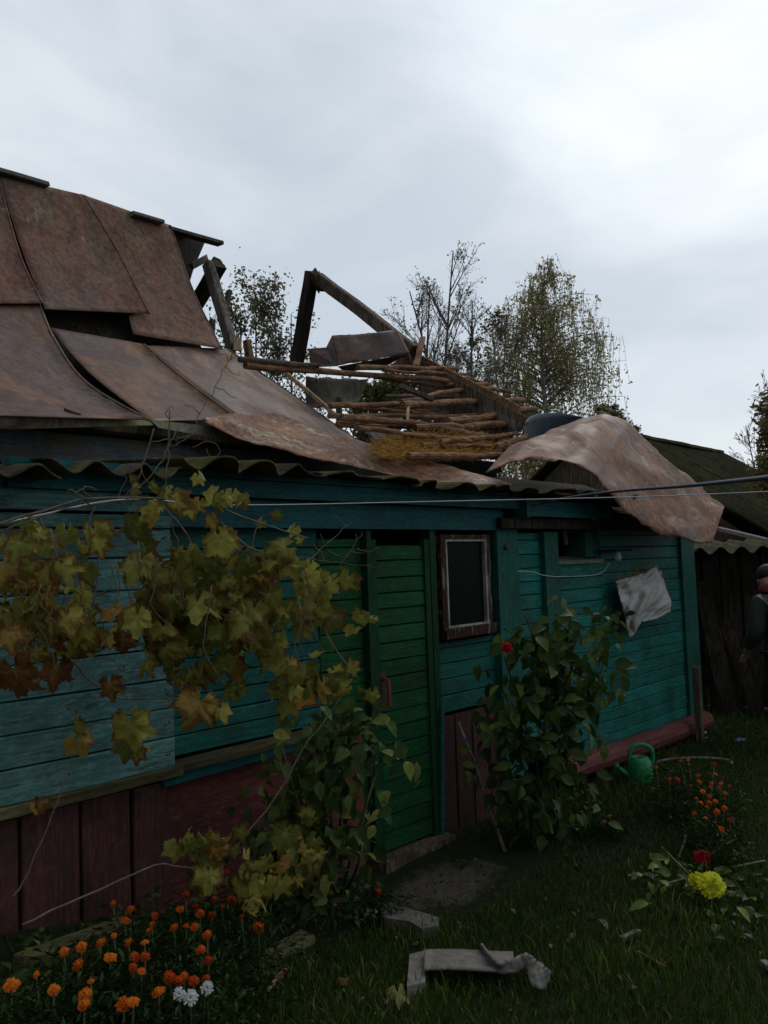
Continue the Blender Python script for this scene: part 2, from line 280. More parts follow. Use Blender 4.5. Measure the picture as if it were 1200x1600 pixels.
# ------------------------------------------------------------------ mesh helpers
class MB:
    def __init__(s): s.v = []; s.f = []; s.t = []; s.cur = (0.5, 0.5, 0.0)
    def add(s, vs, fs, tints=None):
        o = len(s.v); s.v += [tuple(float(c) for c in v) for v in vs]; s.f += [tuple(i+o for i in f) for f in fs]
        s.t += list(tints) if tints is not None else [s.cur]*len(vs)
    def box(s, a, b):
        (x0, y0, z0), (x1, y1, z1) = a, b
        s.add([(x0, y0, z0), (x1, y0, z0), (x1, y1, z0), (x0, y1, z0), (x0, y0, z1), (x1, y0, z1), (x1, y1, z1), (x0, y1, z1)],
              [(0, 3, 2, 1), (4, 5, 6, 7), (0, 1, 5, 4), (1, 2, 6, 5), (2, 3, 7, 6), (3, 0, 4, 7)])
    def beam(s, p, q, w, h=None, up=(0, 0, 1), jit=0.0, n=6, tap=1.0, roll=0.0):
        """a squared, slightly uneven timber from p to q"""
        h = h or w; p = Vector(p); q = Vector(q); d = (q-p).normalized(); u = Vector(up)
        if abs(d.dot(u)) > 0.95: u = Vector((1, 0, 0))
        sx = d.cross(u).normalized(); uz = sx.cross(d)
        if roll: r = Matrix.Rotation(roll, 3, d); sx = r @ sx; uz = r @ uz
        vs = []; c = 0.18
        sec = [(-1, -1+c), (-1+c, -1), (1-c, -1), (1, -1+c), (1, 1-c), (1-c, 1), (-1+c, 1), (-1, 1-c)]
        for i in range(n+1):
            t = i/n; k = 1+(tap-1)*t; o = p.lerp(q, t)
            bx = jit*noise.noise(o*1.7+Vector((5, 0, 0))); bz = jit*noise.noise(o*1.7+Vector((0, 9, 0)))
            for (a, b) in sec:
                jj = 1+jit*4*noise.noise(o*7+Vector((a, b, 0))*2)
                e = 0.0
                if i in (0, n): e = (random.random()-.5)*min(w, h)*0.5*(1 if jit else 0)
                vs.append(o+sx*(a*w/2*k*jj+bx)+uz*(b*h/2*k*jj+bz)+d*e)
        fs = []
        for i in range(n):
            for j in range(8):
                a = i*8+j; b = i*8+(j+1) % 8; fs.append((a, b, b+8, a+8))
        fs.append(tuple(range(7, -1, -1))); fs.append(tuple(n*8+j for j in range(8)))
        s.add(vs, fs)
    def tube(s, pts, r, seg=6, cap=True):
        pts = [Vector(p) for p in pts]; n = len(pts); rs = r if isinstance(r, (list, tuple)) else [r]*n
        vs = []; prev = None
        for i, p in enumerate(pts):
            d = (pts[min(i+1, n-1)]-pts[max(i-1, 0)]).normalized()
            u = prev if prev is not None else (Vector((0, 0, 1)) if abs(d.z) < 0.9 else Vector((1, 0, 0)))
            a = d.cross(u).normalized(); b = a.cross(d).normalized(); prev = b
            for j in range(seg):
                th = 2*math.pi*j/seg; vs.append(p+(a*math.cos(th)+b*math.sin(th))*rs[i])
        fs = [(i*seg+j, i*seg+(j+1) % seg, (i+1)*seg+(j+1) % seg, (i+1)*seg+j) for i in range(n-1) for j in range(seg)]
        if cap: fs += [tuple(range(seg-1, -1, -1)), tuple((n-1)*seg+j for j in range(seg))]
        s.add(vs, fs)
    def lathe(s, c, prof_, seg=20, axis=None):
        vs = []; n = len(prof_); mtx = axis.to_track_quat('Z', 'Y').to_matrix() if axis else Matrix.Identity(3); c = Vector(c)
        for (r, z) in prof_:
            for j in range(seg):
                a = 2*math.pi*j/seg; vs.append(c+mtx @ Vector((r*math.cos(a), r*math.sin(a), z)))
        fs = [(i*seg+j, i*seg+(j+1) % seg, (i+1)*seg+(j+1) % seg, (i+1)*seg+j) for i in range(n-1) for j in range(seg)]
        s.add(vs, fs)
    def grid(s, fn, nu, nv):
        vs = [fn(i/nu, j/nv) for j in range(nv+1) for i in range(nu+1)]
        fs = [(j*(nu+1)+i, j*(nu+1)+i+1, (j+1)*(nu+1)+i+1, (j+1)*(nu+1)+i) for j in range(nv) for i in range(nu)]
        s.add(vs, fs)
    def planks(s, x0, x1, z0, z1, y, h=0.1, th=0.022, gap=0.004, ch=0.007, wob=0.003, slope=0.0, vert=False, lap=0.0):
        """horizontal (or upright) boards with chamfered edges; y is the front face"""
        k = 0
        A0, A1, B0, B1 = (z0, z1, x0, x1) if not vert else (x0, x1, z0, z1)
        a = A0
        while a < A1-0.01:
            hh = h*random.uniform(0.92, 1.08); b = min(a+hh, A1); yo = random.uniform(-wob, wob); nseg = max(2, int((B1-B0)/0.25))
            s.cur = (random.random(), .5, 0)
            if A1-b < 0.03: b = A1
            rows = [(a, th), (a, ch), (a+ch*0.6, 0), (b-gap-ch, 0 + lap), (b-gap, ch+lap), (b-gap, th)]
            vs = []
            for i in range(nseg+1):
                u = B0+(B1-B0)*i/nseg
                for (zz, yy) in rows:
                    w2 = noise.noise(Vector((u*1.3, a*7, y)))*wob*1.5; w3 = noise.noise(Vector((u*2.1, a*5+4, y)))*0.0025+slope*(u-B0)
                    vs.append((u, y+yy+yo+w2, zz+w3) if not vert else (zz+w3, y+yy+yo+w2, u))
            m = len(rows); fs = [(i*m+j, (i+1)*m+j, (i+1)*m+(j+1) % m, i*m+(j+1) % m) for i in range(nseg) for j in range(m)]
            fs += [tuple(range(m)), tuple(nseg*m+j for j in range(m-1, -1, -1))]
            s.add(vs, fs); a = b; k += 1
    def build(s, name, mat, parent=None, smooth=False, solid=0.0, label=None, origin=None, sub=0):
        if parent is not None: o0 = parent['_w'] if '_w' in parent else (0, 0, 0)
        else: o0 = origin or (0, 0, 0)
        v = np.array(s.v, dtype=np.float32)-np.array(o0, dtype=np.float32)
        me = bpy.data.meshes.new(name); me.from_pydata([tuple(map(float, x)) for x in v], [], s.f); me.update()
        ca = me.color_attributes.new('tint', 'FLOAT_COLOR', 'POINT')
        tt = np.ones((len(s.v), 4), dtype=np.float32); tt[:, :3] = np.array(s.t, dtype=np.float32); ca.data.foreach_set('color', tt.ravel())
        mats = mat if isinstance(mat, (list, tuple)) else [mat]
        for mm in mats: me.materials.append(MT[mm])
        if smooth: me.polygons.foreach_set('use_smooth', [True]*len(me.polygons))
        o = bpy.data.objects.new(name, me); COL.objects.link(o)
        if parent is not None:
            o.parent = parent
            o['_w'] = tuple(o0)
        else:
            o.location = o0; o['_w'] = tuple(o0)
        if solid:
            md = o.modifiers.new('thickness', 'SOLIDIFY'); md.thickness = solid; md.offset = 0
        if sub:
            md = o.modifiers.new('smooth', 'SUBSURF'); md.levels = sub; md.render_levels = sub
        if label: o['label'] = label
        return o
def empty(name, loc, label, cat, group=None, kind=None):
    o = bpy.data.objects.new(name, None); COL.objects.link(o); o.location = tuple(map(float, loc)); o['_w'] = tuple(map(float, loc))
    return tag(o, label, cat, group, kind)
def tag(o, label=None, cat=None, group=None, kind=None):
    for k, v in (('label', label), ('category', cat), ('group', group), ('kind', kind)):
        if v: o[k] = v
    return o
def chain(pl, t):
    """point at 0..1 along a polyline"""
    n = len(pl)-1; x = min(max(t, 0), 1)*n; i = min(int(x), n-1); f = x-i
    return [a+(b-a)*f for a, b in zip(pl[i], pl[i+1])]
def smoothchain(pl, t):
    n = len(pl)-1; x = min(max(t, 0), 1)*n; i = min(int(x), n-1); f = x-i
    P = [np.array(pl[max(0, min(n, i+k))], dtype=float) for k in (-1, 0, 1, 2)]
    return 0.5*((2*P[1])+(-P[0]+P[2])*f+(2*P[0]-5*P[1]+4*P[2]-P[3])*f*f+(-P[0]+3*P[1]-3*P[2]+P[3])*f**3)

# ================================================================== GROUND
def ground():
    m = MB(); xs = [-260, -120, -60, -30, -15, -8, -5]+[(-3+0.12*i) for i in range(125)]+[13, 15, 19, 26, 40, 70, 130, 260]
    ys = [-260, -100, -40, -20, -10, -7]+[(-5+0.12*i) for i in range(60)]+[3, 5, 9, 16, 30, 60, 120, 260]
    vs = [(x, y, gz(x, y)) for y in ys for x in xs]; nx = len(xs)
    fs = [(j*nx+i, j*nx+i+1, (j+1)*nx+i+1, (j+1)*nx+i) for j in range(len(ys)-1) for i in range(nx-1)]
    m.add(vs, fs); tag(m.build('ground', 'ground', smooth=True), kind='structure')
ground()

# ================================================================== HOUSE
X_L, X_A = 0.2, float(aty(262, 1225, 0)[0])           # left blue wall ends here
X_D0, X_D1 = float(aty(585, 1100, 0)[0]), float(aty(676, 1100, 0)[0])
X_W0, X_W1 = float(aty(690, 900, 0)[0]), float(aty(762, 900, 0)[0])
X_P0, X_P1 = float(aty(772, 900, 0)[0]), float(aty(805, 900, 0)[0])
X_Q0, X_Q1 = float(aty(845, 900, 0)[0]), float(aty(866, 900, 0)[0])
X_E0, X_E1 = float(aty(1062, 900, 0)[0]), float(aty(1082, 900, 0)[0])
X_G0 = float(aty(505, 1000, 0)[0])
ZB = 1.86
house = empty('wooden_house', (4.0, 1.5, 0), 'teal and green plank house with its rusty roof half torn away', 'house')
# left: worn blue wall over maroon boards
m = MB(); m.planks(X_L, X_A, 0.80, 1.90, -0.06, 0.135, wob=0.004); m.build('wall', 'teal_left', house, label='worn pale teal plank wall behind the grape vine')
m = MB(); m.beam((X_L, -0.05, 0.765), (X_A+0.02, -0.05, 0.785), 0.09, 0.045, jit=0.006, n=14); m.build('sill_beam', 'wood_moss', house)
m = MB(); m.planks(X_L, X_A, -0.05, 0.74, -0.035, 0.235, th=0.03, gap=0.014, wob=0.008, vert=True); m.build('skirting', 'maroon', house, label='maroon upright boards under the worn teal wall')
# middle: teal planks, mossy sill, red panel
m = MB(); m.planks(X_A+0.002, X_G0, 0.82, 1.86, 0.03, 0.085, wob=0.002); m.build('wall', 'teal', house)
m = MB(); m.beam((X_A-0.04, -0.02, 0.79), (X_D0-0.1, -0.02, 0.80), 0.12, 0.035, jit=0.006, n=10); m.build('sill_board', 'wood_moss', house)
m = MB(); m.beam((X_A-0.05, -0.045, 0.745), (X_A+0.75, -0.045, 0.765), 0.02, 0.05, jit=0.003, n=4); m.build('trim_board', 'teal_beam', house)
m = MB(); m.planks(X_A, X_D0-0.1, -0.05, 0.74, 0.005, 0.8, wob=0.003); m.build('skirting', 'pink', house, label='smooth faded red panel under the teal planks')
# green side leaf
m = MB(); m.planks(X_G0+0.002, X_D0-0.045, 0.06, 1.80, 0.025, 0.093, wob=0.002); m.build('side_panel', 'green', house)
# posts round the door
m = MB(); m.box((X_D0-0.04, -0.02, 0.0), (X_D0-0.003, 0.06, 1.86)); m.build('door_post', 'green_v', house)
m = MB(); m.box((X_D1+0.002, -0.025, 0.0), (X_D1+0.055, 0.06, 1.86)); m.build('door_post', 'green_v', house)
# door with rails and planks, slightly ajar
door = MB(); door.planks(0.045, X_D1-X_D0-0.05, 0.05, 1.76, 0.0, 0.092, th=0.03, wob=0.002, lap=0.004)
dob = empty('door', (X_D0, 0.0, 0), None, None); dob.parent = house; dob.location = (X_D0-4.0, 0.0-1.5, 0); dob['_w'] = (0, 0, 0)
del dob['_w']
def part_local(mb, name, mat, par):      # mesh already in the parent's own coordinates
    o = mb.build(name, mat); o.parent = par; return o
part_local(door, 'door_boards', 'green', dob)
m = MB(); m.box((0.0, -0.012, 0.03), (0.043, 0.03, 1.79)); part_local(m, 'door_stile', 'green_v', dob)
m = MB(); wD = X_D1-X_D0; m.box((wD-0.048, -0.012, 0.03), (wD-0.004, 0.03, 1.79)); part_local(m, 'door_stile', 'green_v', dob)
m = MB(); hz = 0.92
m.tube([(0.07, -0.01, hz+0.085), (0.07, -0.045, hz+0.08), (0.07, -0.05, hz), (0.07, -0.045, hz-0.06), (0.07, -0.01, hz-0.065)], 0.012, 8)
part_local(m, 'handle', 'redh', dob)
m = MB(); m.box((0.05, -0.008, hz-0.1), (0.092, 0.0, hz+0.12)); part_local(m, 'handle_plate', 'iron', dob)
dob.rotation_euler = (0, 0, R_(-1.2))
m = MB(); m.box((X_D0-0.05, -0.10, -0.03), (X_D1+0.05, 0.05, 0.035)); m.build('doorstep', 'wood_old', house)
# wall round the tall window
zw0, zw1 = 1.205, 1.82
m = MB(); m.planks(X_D1+0.057, X_P0, 0.72, zw0-0.05, 0.02, 0.10, wob=0.002); m.build('wall', 'teal', house, label='teal planks under the tall window')
m = MB(); m.planks(X_D1+0.057, X_P0, -0.05, 0.70, 0.012, 0.17, gap=0.008, vert=True); m.build('skirting', 'maroon', house)
m = MB(); m.beam((X_D1+0.01, -0.03, 0.0), (X_D1+0.05, -0.035, 0.78), 0.03, 0.012, up=(0, 1, 0), jit=0.002); m.build('loose_trim', 'teal_beam', house)
win = empty('window', (X_W0, 0, 1.5), None, None); win.parent = house; win.location = (-4, -1.5, 0); win['_w'] = (0, 0, 0)
wx0, wx1 = X_W0-0.015, X_W1-0.02
m = MB()
for a, b in (((wx0-0.02, zw0-0.03), (wx0+0.022, zw1)), ((wx1-0.03, zw0-0.03), (wx1+0.015, zw1))): m.box((a[0], -0.03, a[1]), (b[0], 0.05, b[1]))
m.box((wx0+0.022, -0.028, zw1-0.03), (wx1-0.03, 0.05, zw1-0.001)); m.beam((wx0-0.02, -0.035, zw0), (wx1+0.02, -0.035, zw0+0.005), 0.05, 0.065, jit=0.004, n=5)
m.build('frame', 'winframe', win)
m = MB(); i0, i1, j0, j1 = wx0+0.024, wx1-0.032, zw0+0.035, zw1-0.032; w = 0.012
m.box((i0, -0.036, j0), (i0+w, 0.0, j1)); m.box((i1-w-0.006, -0.036, j0), (i1, 0.0, j1)); m.box((i0+w, -0.034, j1-w), (i1-w-0.006, 0.0, j1)); m.box((i0+w, -0.034, j0), (i1-w-0.006, 0.0, j0+w))
m.build('casement', 'white', win)
m = MB(); m.box((i0+w, -0.012, j0+w), (i1-w, -0.008, j1-w)); m.build('pane', 'glass', win)
# lintel / posts / right wall
m = MB(); m.box((X_P0, -0.035, 0.0), (X_P1, 0.06, 1.86)); m.build('post', 'teal_right_v', house)
m = MB(); m.planks(X_P1+0.002, X_Q0, 0.25, 1.84, 0.0, 0.096, wob=0.002); m.build('wall', 'teal_right', house)
m = MB(); m.box((X_Q0, -0.045, 0.1), (X_Q1, 0.06, 1.84)); m.build('post', 'teal_right_v', house)
X_S0, X_S1 = X_Q1+0.002, float(aty(938, 860, 0)[0]); zs0, zs1 = 1.63, 1.86
m = MB(); m.planks(X_Q1+0.002, X_S1, 0.16, zs0-0.01, 0.0, 0.098, wob=0.003); m.planks(X_S1+0.002, X_E0, 0.16, 1.98, 0.0, 0.098, wob=0.003)
m.build('wall', 'teal_right', house, label='sea green plank wall of the right annex')
m = MB(); m.box((X_E0, -0.03, 0.02), (X_E1, 0.05, 1.95)); m.build('corner_post', 'teal_right_v', house)
m = MB(); m.planks(0.0, 0.9, 0.1, 2.0, 0.0, 0.1)
o = m.build('end_wall', 'teal_right'); o.rotation_euler = (0, 0, math.pi/2); o.location = (X_E1-4.0, 0.06-1.5, 0); o.parent = house
m = MB(); p = [( X_Q1-0.05, -0.05, 0.13), (5.6, -0.055, 0.12), (6.6, -0.055, 0.10), (X_E1-0.02, -0.05, 0.09)]
m.tube(p, [0.085]*4, 12); m.build('base_log', 'pink', house, label='faded red rounded log along the foot of the sea green wall')
# small window with open recess
sw = empty('small_window', (0, 0, 0), None, None); sw.parent = house; sw.location = (-4, -1.5, 0); sw['_w'] = (0, 0, 0)
xr = float(aty(912, 840, 0)[0])
m = MB(); m.box((X_S0, 0.16, zs0), (xr+0.05, 0.20, zs0+0.03)); m.box((X_S0, 0.16, zs0+0.03), (X_S0+0.035, 0.2, zs1)); m.box((xr+0.02, 0.16, zs0+0.03), (xr+0.05, 0.2, zs1))
m.box((X_S0+0.035, 0.16, zs1-0.03), (xr+0.02, 0.2, zs1)); m.build('frame', 'winframe', sw)
m = MB(); m.add([(X_S0, -0.03, zs0-0.004), (X_S1, -0.03, zs0-0.004), (X_S1, 0.16, zs0+0.03), (X_S0, 0.16, zs0+0.03), (X_S0, -0.03, zs0-0.03), (X_S1, -0.03, zs0-0.03)], [(0, 1, 2, 3), (4, 5, 1, 0)]); m.build('sill', 'sill', sw, solid=0.004)
m = MB(); m.box((xr+0.052, 0.02, zs0+0.02), (X_S1, 0.19, zs1)); m.build('reveal', 'teal_right_v', sw)
m = MB(); m.beam(aty(880, 812, 0.14), aty(885, 851, 0.14), 0.05, 0.012, up=(0, 1, 0)); m.build('inner_board', 'sill', sw)
m = MB(); m.beam(aty(899, 813, 0.15), aty(903, 848, 0.15), 0.05, 0.02, up=(0, 1, 0), jit=0.02); m.beam(aty(893, 828, 0.12), aty(903, 846, 0.12), 0.012, 0.012); m.build('inner_rubble', 'wood_grey', sw)
def nails(xs, zs, y, mat='iron'):
    for x in xs:
        m = MB()
        for z in zs: m.lathe((x+random.uniform(-.006, .006), y, z+random.uniform(-.01, .01)), [(0.0045, 0), (0.004, 0.003), (0.0005, 0.004)], 6, axis=Vector((0, -1, 0)))
        o = m.build('nail_row', mat, house); o['kind'] = 'stuff'
nails((1.55, 2.0, X_A-0.04), [0.86+0.135*i for i in range(8)], -0.061)
nails((X_E0-0.04, X_S1+0.1, X_Q1+0.04), [0.30+0.098*i for i in range(13)], -0.001)
# top beams
m = MB(); m.box((X_A-0.1, -0.05, ZB-0.012), (X_P0+0.06, 0.03, ZB+0.125)); m.build('top_beam', 'teal_beam', house)
m = MB(); m.box((1.3, -0.11, ZB+0.13), (X_P1-0.05, -0.052, ZB+0.21)); m.box((1.3, -0.125, ZB+0.213), (X_P1-0.05, -0.05, ZB+0.245)); m.build('fascia', 'teal_beam', house)
m = MB(); m.box((X_L, -0.07, 1.91), (X_A-0.11, 0.03, 2.06)); m.build('top_beam', 'teal_left', house)
m = MB(); m.box((X_P1-0.02, -0.15, 1.94), (aty(955, 780, -0.15)[0], -0.10, 2.05)); m.build('fascia', 'teal_beam', house)
m = MB(); m.box((X_P1-0.06, -0.16, 1.93), (X_P1-0.021, -0.05, 2.06)); m.build('fascia_end', 'teal_right_v', house)
m = MB(); m.box((X_P0-0.02, -0.09, 1.86), (X_E1, 0.05, 1.93)); m.build('top_beam', 'wood_black', house)
# inside of the veranda, walled and roofed, with its shade also painted in as near-black
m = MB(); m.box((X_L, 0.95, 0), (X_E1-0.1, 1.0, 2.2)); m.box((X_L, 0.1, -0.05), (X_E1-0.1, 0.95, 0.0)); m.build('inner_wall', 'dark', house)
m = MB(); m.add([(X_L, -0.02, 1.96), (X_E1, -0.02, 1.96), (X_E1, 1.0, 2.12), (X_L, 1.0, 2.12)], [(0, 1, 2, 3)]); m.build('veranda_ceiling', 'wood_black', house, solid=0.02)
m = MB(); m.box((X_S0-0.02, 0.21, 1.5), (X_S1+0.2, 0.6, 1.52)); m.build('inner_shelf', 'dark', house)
# main body behind
XE = 6.05
m = MB(); m.planks(-1.2, XE, 2.02, 2.42, 1.0, 0.21, wob=0.004); m.build('upper_wall', 'bluegrey', house)
m = MB(); m.box((-1.2, 1.03, 0.0), (XE-0.02, 1.2, 2.42)); m.box((-1.2, 5.2, 0.0), (XE, 5.4, 2.42)); m.box((XE-0.2, 1.21, 0.0), (XE, 5.19, 2.42)); m.build('log_wall', 'wood_old', house)
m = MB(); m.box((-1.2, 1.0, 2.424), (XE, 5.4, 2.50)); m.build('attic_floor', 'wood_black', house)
m = MB(); m.box((XE+0.005, 1.0, 0), (7.6, 1.05, 2.36)); m.build('annex_back_wall', 'wood_black', house)  # black colour stands in for the shade under the hanging sheet
m = MB(); m.add([(5.55, 0.1, 2.0), (7.6, 0.1, 2.0), (7.6, 1.02, 2.38), (5.55, 1.02, 2.38)], [(0, 1, 2, 3)]); m.build('annex_roof_boards', 'wood_black', house, solid=0.02)  # painted black too, for the dark below the sheet
m = MB(); m.beam(aty(684, 727, 0.95), aty(775, 736, 0.95), 0.02, 0.10); m.build('teal_board', 'teal_beam', house)
# eave soffit board behind the metal lip
m = MB(); m.beam((-1.2, 0.98, 2.47), (XE, 0.98, 2.47), 0.05, 0.09, jit=0.006, n=20); m.build('wall_plate', 'wood_old', house)

# corrugated cement sheets on the veranda
def corrugated(m, x0, x1, y0, y1, z0, z1, amp=0.028, per=0.165, nx=None, ny=6, ph=0.0, rag=0.02, th=0.008):
    nx = nx or int((x1-x0)/per*12)
    top = []
    for j in range(ny+1):
        for i in range(nx+1):
            x = x0+(x1-x0)*i/nx; t = j/ny
            y = y0+(y1-y0)*t+(rag*noise.noise(Vector((x*9, y0*3, 1))) if j == 0 else 0)
            z = z0+(z1-z0)*t+amp*math.sin(2*math.pi*(x-x0)/per+ph)
            top.append((x, y, z))
    n = nx+1; bot = [(x, y, z-th) for (x, y, z) in top]; N0 = len(top)
    fs = []
    for j in range(ny):
        for i in range(nx):
            a = j*n+i; fs.append((a, a+1, a+1+n, a+n)); fs.append((a+N0, a+n+N0, a+1+n+N0, a+1+N0))
    for i in range(nx): fs.append((i, i+N0, i+1+N0, i+1)); a = ny*n+i; fs.append((a, a+1, a+1+N0, a+N0))
    for j in range(ny): a = j*n; fs.append((a, a+n, a+n+N0, a+N0)); a = j*n+nx; fs.append((a, a+N0, a+n+N0, a+n))
    m.add(top+bot, fs)
sx = 0.35; k = 0
SLZ = [2.10, 2.115, 2.155, 2.16, 2.115, 2.12, 2.12, 2.13]
specs = [(0.35, 1.42, 2.055, -0.20, 0.030, 0.23), (1.38, 1.98, 2.075, -0.17, 0.030, 0.21), (1.95, 2.72, 2.135, -0.20, 0.034, 0.235), (2.70, 3.55, 2.125, -0.16, 0.016, 0.40), (3.5, 4.25, 2.12, -0.17, 0.024, 0.26),
         (4.2, 5.1, 2.11, -0.20, 0.02, 0.3), (5.05, 5.95, 2.12, -0.24, 0.03, 0.2), (5.9, 6.75, 2.09, -0.02, 0.03, 0.2), (6.7, 7.6, 2.03, 0.06, 0.02, 0.2)]
for i, (a, b, z, y, amp, per) in enumerate(specs):
    m = MB(); corrugated(m, a, b, y-0.10, 0.98, z-0.022+0.014*(i % 2), z+0.10, amp*.85, per*(1+.08*math.sin(i*5)), ph=i*1.3, th=0.009, rag=.09); m.build('roofing_sheet', 'slate', house, smooth=True)

# ---- metal sheets still on the roof
def roofpatch(left, right, off=0.02, nu=14, nv=18, lift=0.02, liftL=0.0, wav=0.012, seed=0, sag=0.0):
    m = MB()
    def fn(u, v):
        a = smoothchain(left, v); b = smoothchain(right, v)
        px, py = a[0]+(b[0]-a[0])*u, a[1]+(b[1]-a[1])*u
        o = off+lift*max(0, (u-0.86)/0.14)**1.5+liftL*max(0, (0.12-u)/0.12)+wav*noise.noise(Vector((px*0.012, py*0.012, seed)))+0.25*wav*noise.noise(Vector((px*0.06, py*0.06, seed)))
        o += 0.012*max(0, (v-0.93)/0.07)
        return onroof(px, py, o)
    m.grid(fn, nu, nv)
    m.tube([fn(1.0, i/16) for i in range(17)], 0.006, 5)
    return m
def sheet(name, mat, *a, label=None, **k):
    return roofpatch(*a, **k).build(name, mat, house, smooth=True, solid=0.005, label=label)
sheet('roof_sheet', 'rust_low', [(-75, 470), (-60, 560), (-50, 648)], [(60, 470), (85, 530), (135, 598), (232, 656)], off=0.02, seed=1, lift=0.035)
sheet('roof_sheet', 'rust_low', [(78, 512), (140, 583), (236, 658)], [(225, 538), (285, 590), (374, 656)], off=0.0, seed=2, lift=0.035)
sheet('roof_sheet', 'rust_low', [(222, 540), (292, 594), (384, 662)], [(356, 545), (395, 574), (450, 612), (566, 694)], off=-0.005, seed=3, lift=0.01)
sheet('roof_sheet', 'rust_up', [(-80, 243), (-70, 360), (-60, 474)], [(-4, 272), (30, 395), (66, 474)], off=0.05, seed=4, lift=0.035)
sheet('roof_sheet', 'rust_up', [(126, 303), (175, 400), (208, 522)], [(266, 352), (300, 450), (346, 545)], off=0.03, seed=6, lift=0.0, label='right hand upper roof sheet ending at the torn gap')
sheet('roof_sheet', 'rust_up', [(-2, 274), (32, 385), (70, 483)], [(131, 305), (184, 393), (233, 490)], off=0.07, seed=5, lift=0.05, label='reddish upper roof sheet overhanging a dark gap')
# turned-down mossy lip at the eave
m = MB()
for L1, L2 in (([(-60, 648), (232, 655)], [(-50, 662), (14, 671), (238, 665)]), ([(234, 656), (384, 672)], [(246, 669), (356, 689), (384, 688)])):
    m.grid(lambda u, v: (lambda a, b: onroof(a[0], a[1], 0.02)+(0.0, -0.01, -0.0)*np.array(v)+(aty(b[0], b[1], onroof(a[0], a[1], 0.02)[1]-0.015)-onroof(a[0], a[1], 0.02))*v)(chain(L1, u), chain(L2, u)), 24, 2)
m.build('eave_lip', 'rust_edge', house, solid=0.005)
# dark sheathing under the sheets, and the back slope
XR = 4.02
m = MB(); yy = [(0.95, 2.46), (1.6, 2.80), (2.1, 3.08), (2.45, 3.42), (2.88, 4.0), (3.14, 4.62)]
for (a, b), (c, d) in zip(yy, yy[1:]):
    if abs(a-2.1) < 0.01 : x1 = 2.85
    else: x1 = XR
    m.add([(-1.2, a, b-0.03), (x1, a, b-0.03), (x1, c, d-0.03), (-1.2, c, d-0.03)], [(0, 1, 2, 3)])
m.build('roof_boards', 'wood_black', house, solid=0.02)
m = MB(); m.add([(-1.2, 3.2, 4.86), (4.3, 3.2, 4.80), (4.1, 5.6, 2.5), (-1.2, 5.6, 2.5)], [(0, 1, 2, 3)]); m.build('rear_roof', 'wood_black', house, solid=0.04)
# ridge pieces
m = MB(); m.beam(aty(262, 358, 3.2), aty(345, 381, 3.2), 0.10, 0.035, jit=0.004); m.build('ridge_board', 'wood_grey', house)
m = MB(); m.beam(aty(204, 335, 3.15), aty(252, 349, 3.15), 0.12, 0.03, jit=0.003); m.build('ridge_cap', 'slate_pale', house)
m = MB(); m.beam(aty(-40, 258, 3.15), aty(72, 291, 3.15), 0.12, 0.035, jit=0.005); m.build('ridge_cap', 'slate_pale', house)
m = MB(); m.add([aty(268, 362, 3.2), aty(318, 378, 3.4), aty(296, 430, 3.7), aty(290, 470, 3.4), aty(285, 420, 3.2)], [(0, 1, 2, 3, 4)]); m.build('gable_flap', 'wood_black', house, solid=0.03)
# rafters
def bm_(pa, pb, w, h=None, mat='wood_old', name='rafter', **k):
    m = MB(); m.beam(pa, pb, w, h, **k); return m.build(name, mat, house)
TX = float(aty(490, 430, 3.2)[0])
bm_(aty(494, 432, 3.2), atx(646, 548, TX), 0.11, 0.12, 'wood_old', jit=0.01, n=10)
bm_(atx(612, 540, TX+.1), atx(808, 641, TX+.1), 0.03, 0.10, 'wood_brown', 'gable_board', jit=0.008, n=12)
bm_(atx(655, 572, TX+.08), atx(780, 640, TX+.08), 0.03, 0.08, 'wood_old', 'gable_board', jit=0.008, n=12)
bm_(aty(489, 424, 3.22), atx(463, 566, TX), 0.13, 0.12, 'wood_black', jit=0.02, n=8)
bm_(aty(487, 424, 3.16), aty(505, 452, 3.16), 0.09, 0.09, 'wood_old', 'ridge_block', jit=0.02)
# gable boards under the far rafter, running with it
for k, dz in enumerate((0.10, 0.23, 0.36, 0.50, 0.64)):
    a = np.array(atx(640, 548, TX+0.06)); b = np.array(atx(818-9*k, 651-4*k, TX+0.06)); s0 = 0.05*k
    a = a+(b-a)*s0; a[2] -= dz; b = b.copy(); b[2] -= dz*0.55
    bm_(a, b, 0.025, 0.12, 'wood_grey' if k % 2 else 'wood_old', 'gable_board', jit=0.005, n=8)
# remnant rafter pair at the break
def P(px, py, off=0): return onplane(px, py, off=off)
bm_(aty(325, 412, 2.9), aty(364, 545, 2.5), 0.075, 0.11, 'wood_grey', 'broken_rafter', jit=0.012)
bm_(aty(342, 414, 3.1), aty(302, 480, 3.5), 0.12, 0.12, 'wood_black', 'broken_rafter', jit=0.02)
bm_(aty(347, 412, 3.4), aty(330, 440, 3.5), 0.06, 0.07, 'wood_old', 'broken_rafter', jit=0.01)
bm_(aty(340, 408, 3.5), aty(320, 450, 3.6), 0.09, 0.09, 'wood_old', 'broken_rafter', jit=0.01)
bm_(aty(358, 454, 3.3), aty(352, 484, 3.3), 0.045, 0.05, 'wood_old', 'broken_rafter', jit=0.01)
bm_(aty(299, 416, 3.0), aty(322, 404, 3.0), 0.06, 0.06, 'wood_grey', 'broken_rafter', jit=0.01)
bm_(aty(332, 500, 3.3), aty(330, 530, 3.3), 0.05, 0.05, 'wood_old', 'broken_rafter', jit=0.01)
bm_(aty(385, 532, 2.4), aty(392, 570, 2.4), 0.07, 0.05, 'wood_brown', 'broken_rafter', jit=0.02)
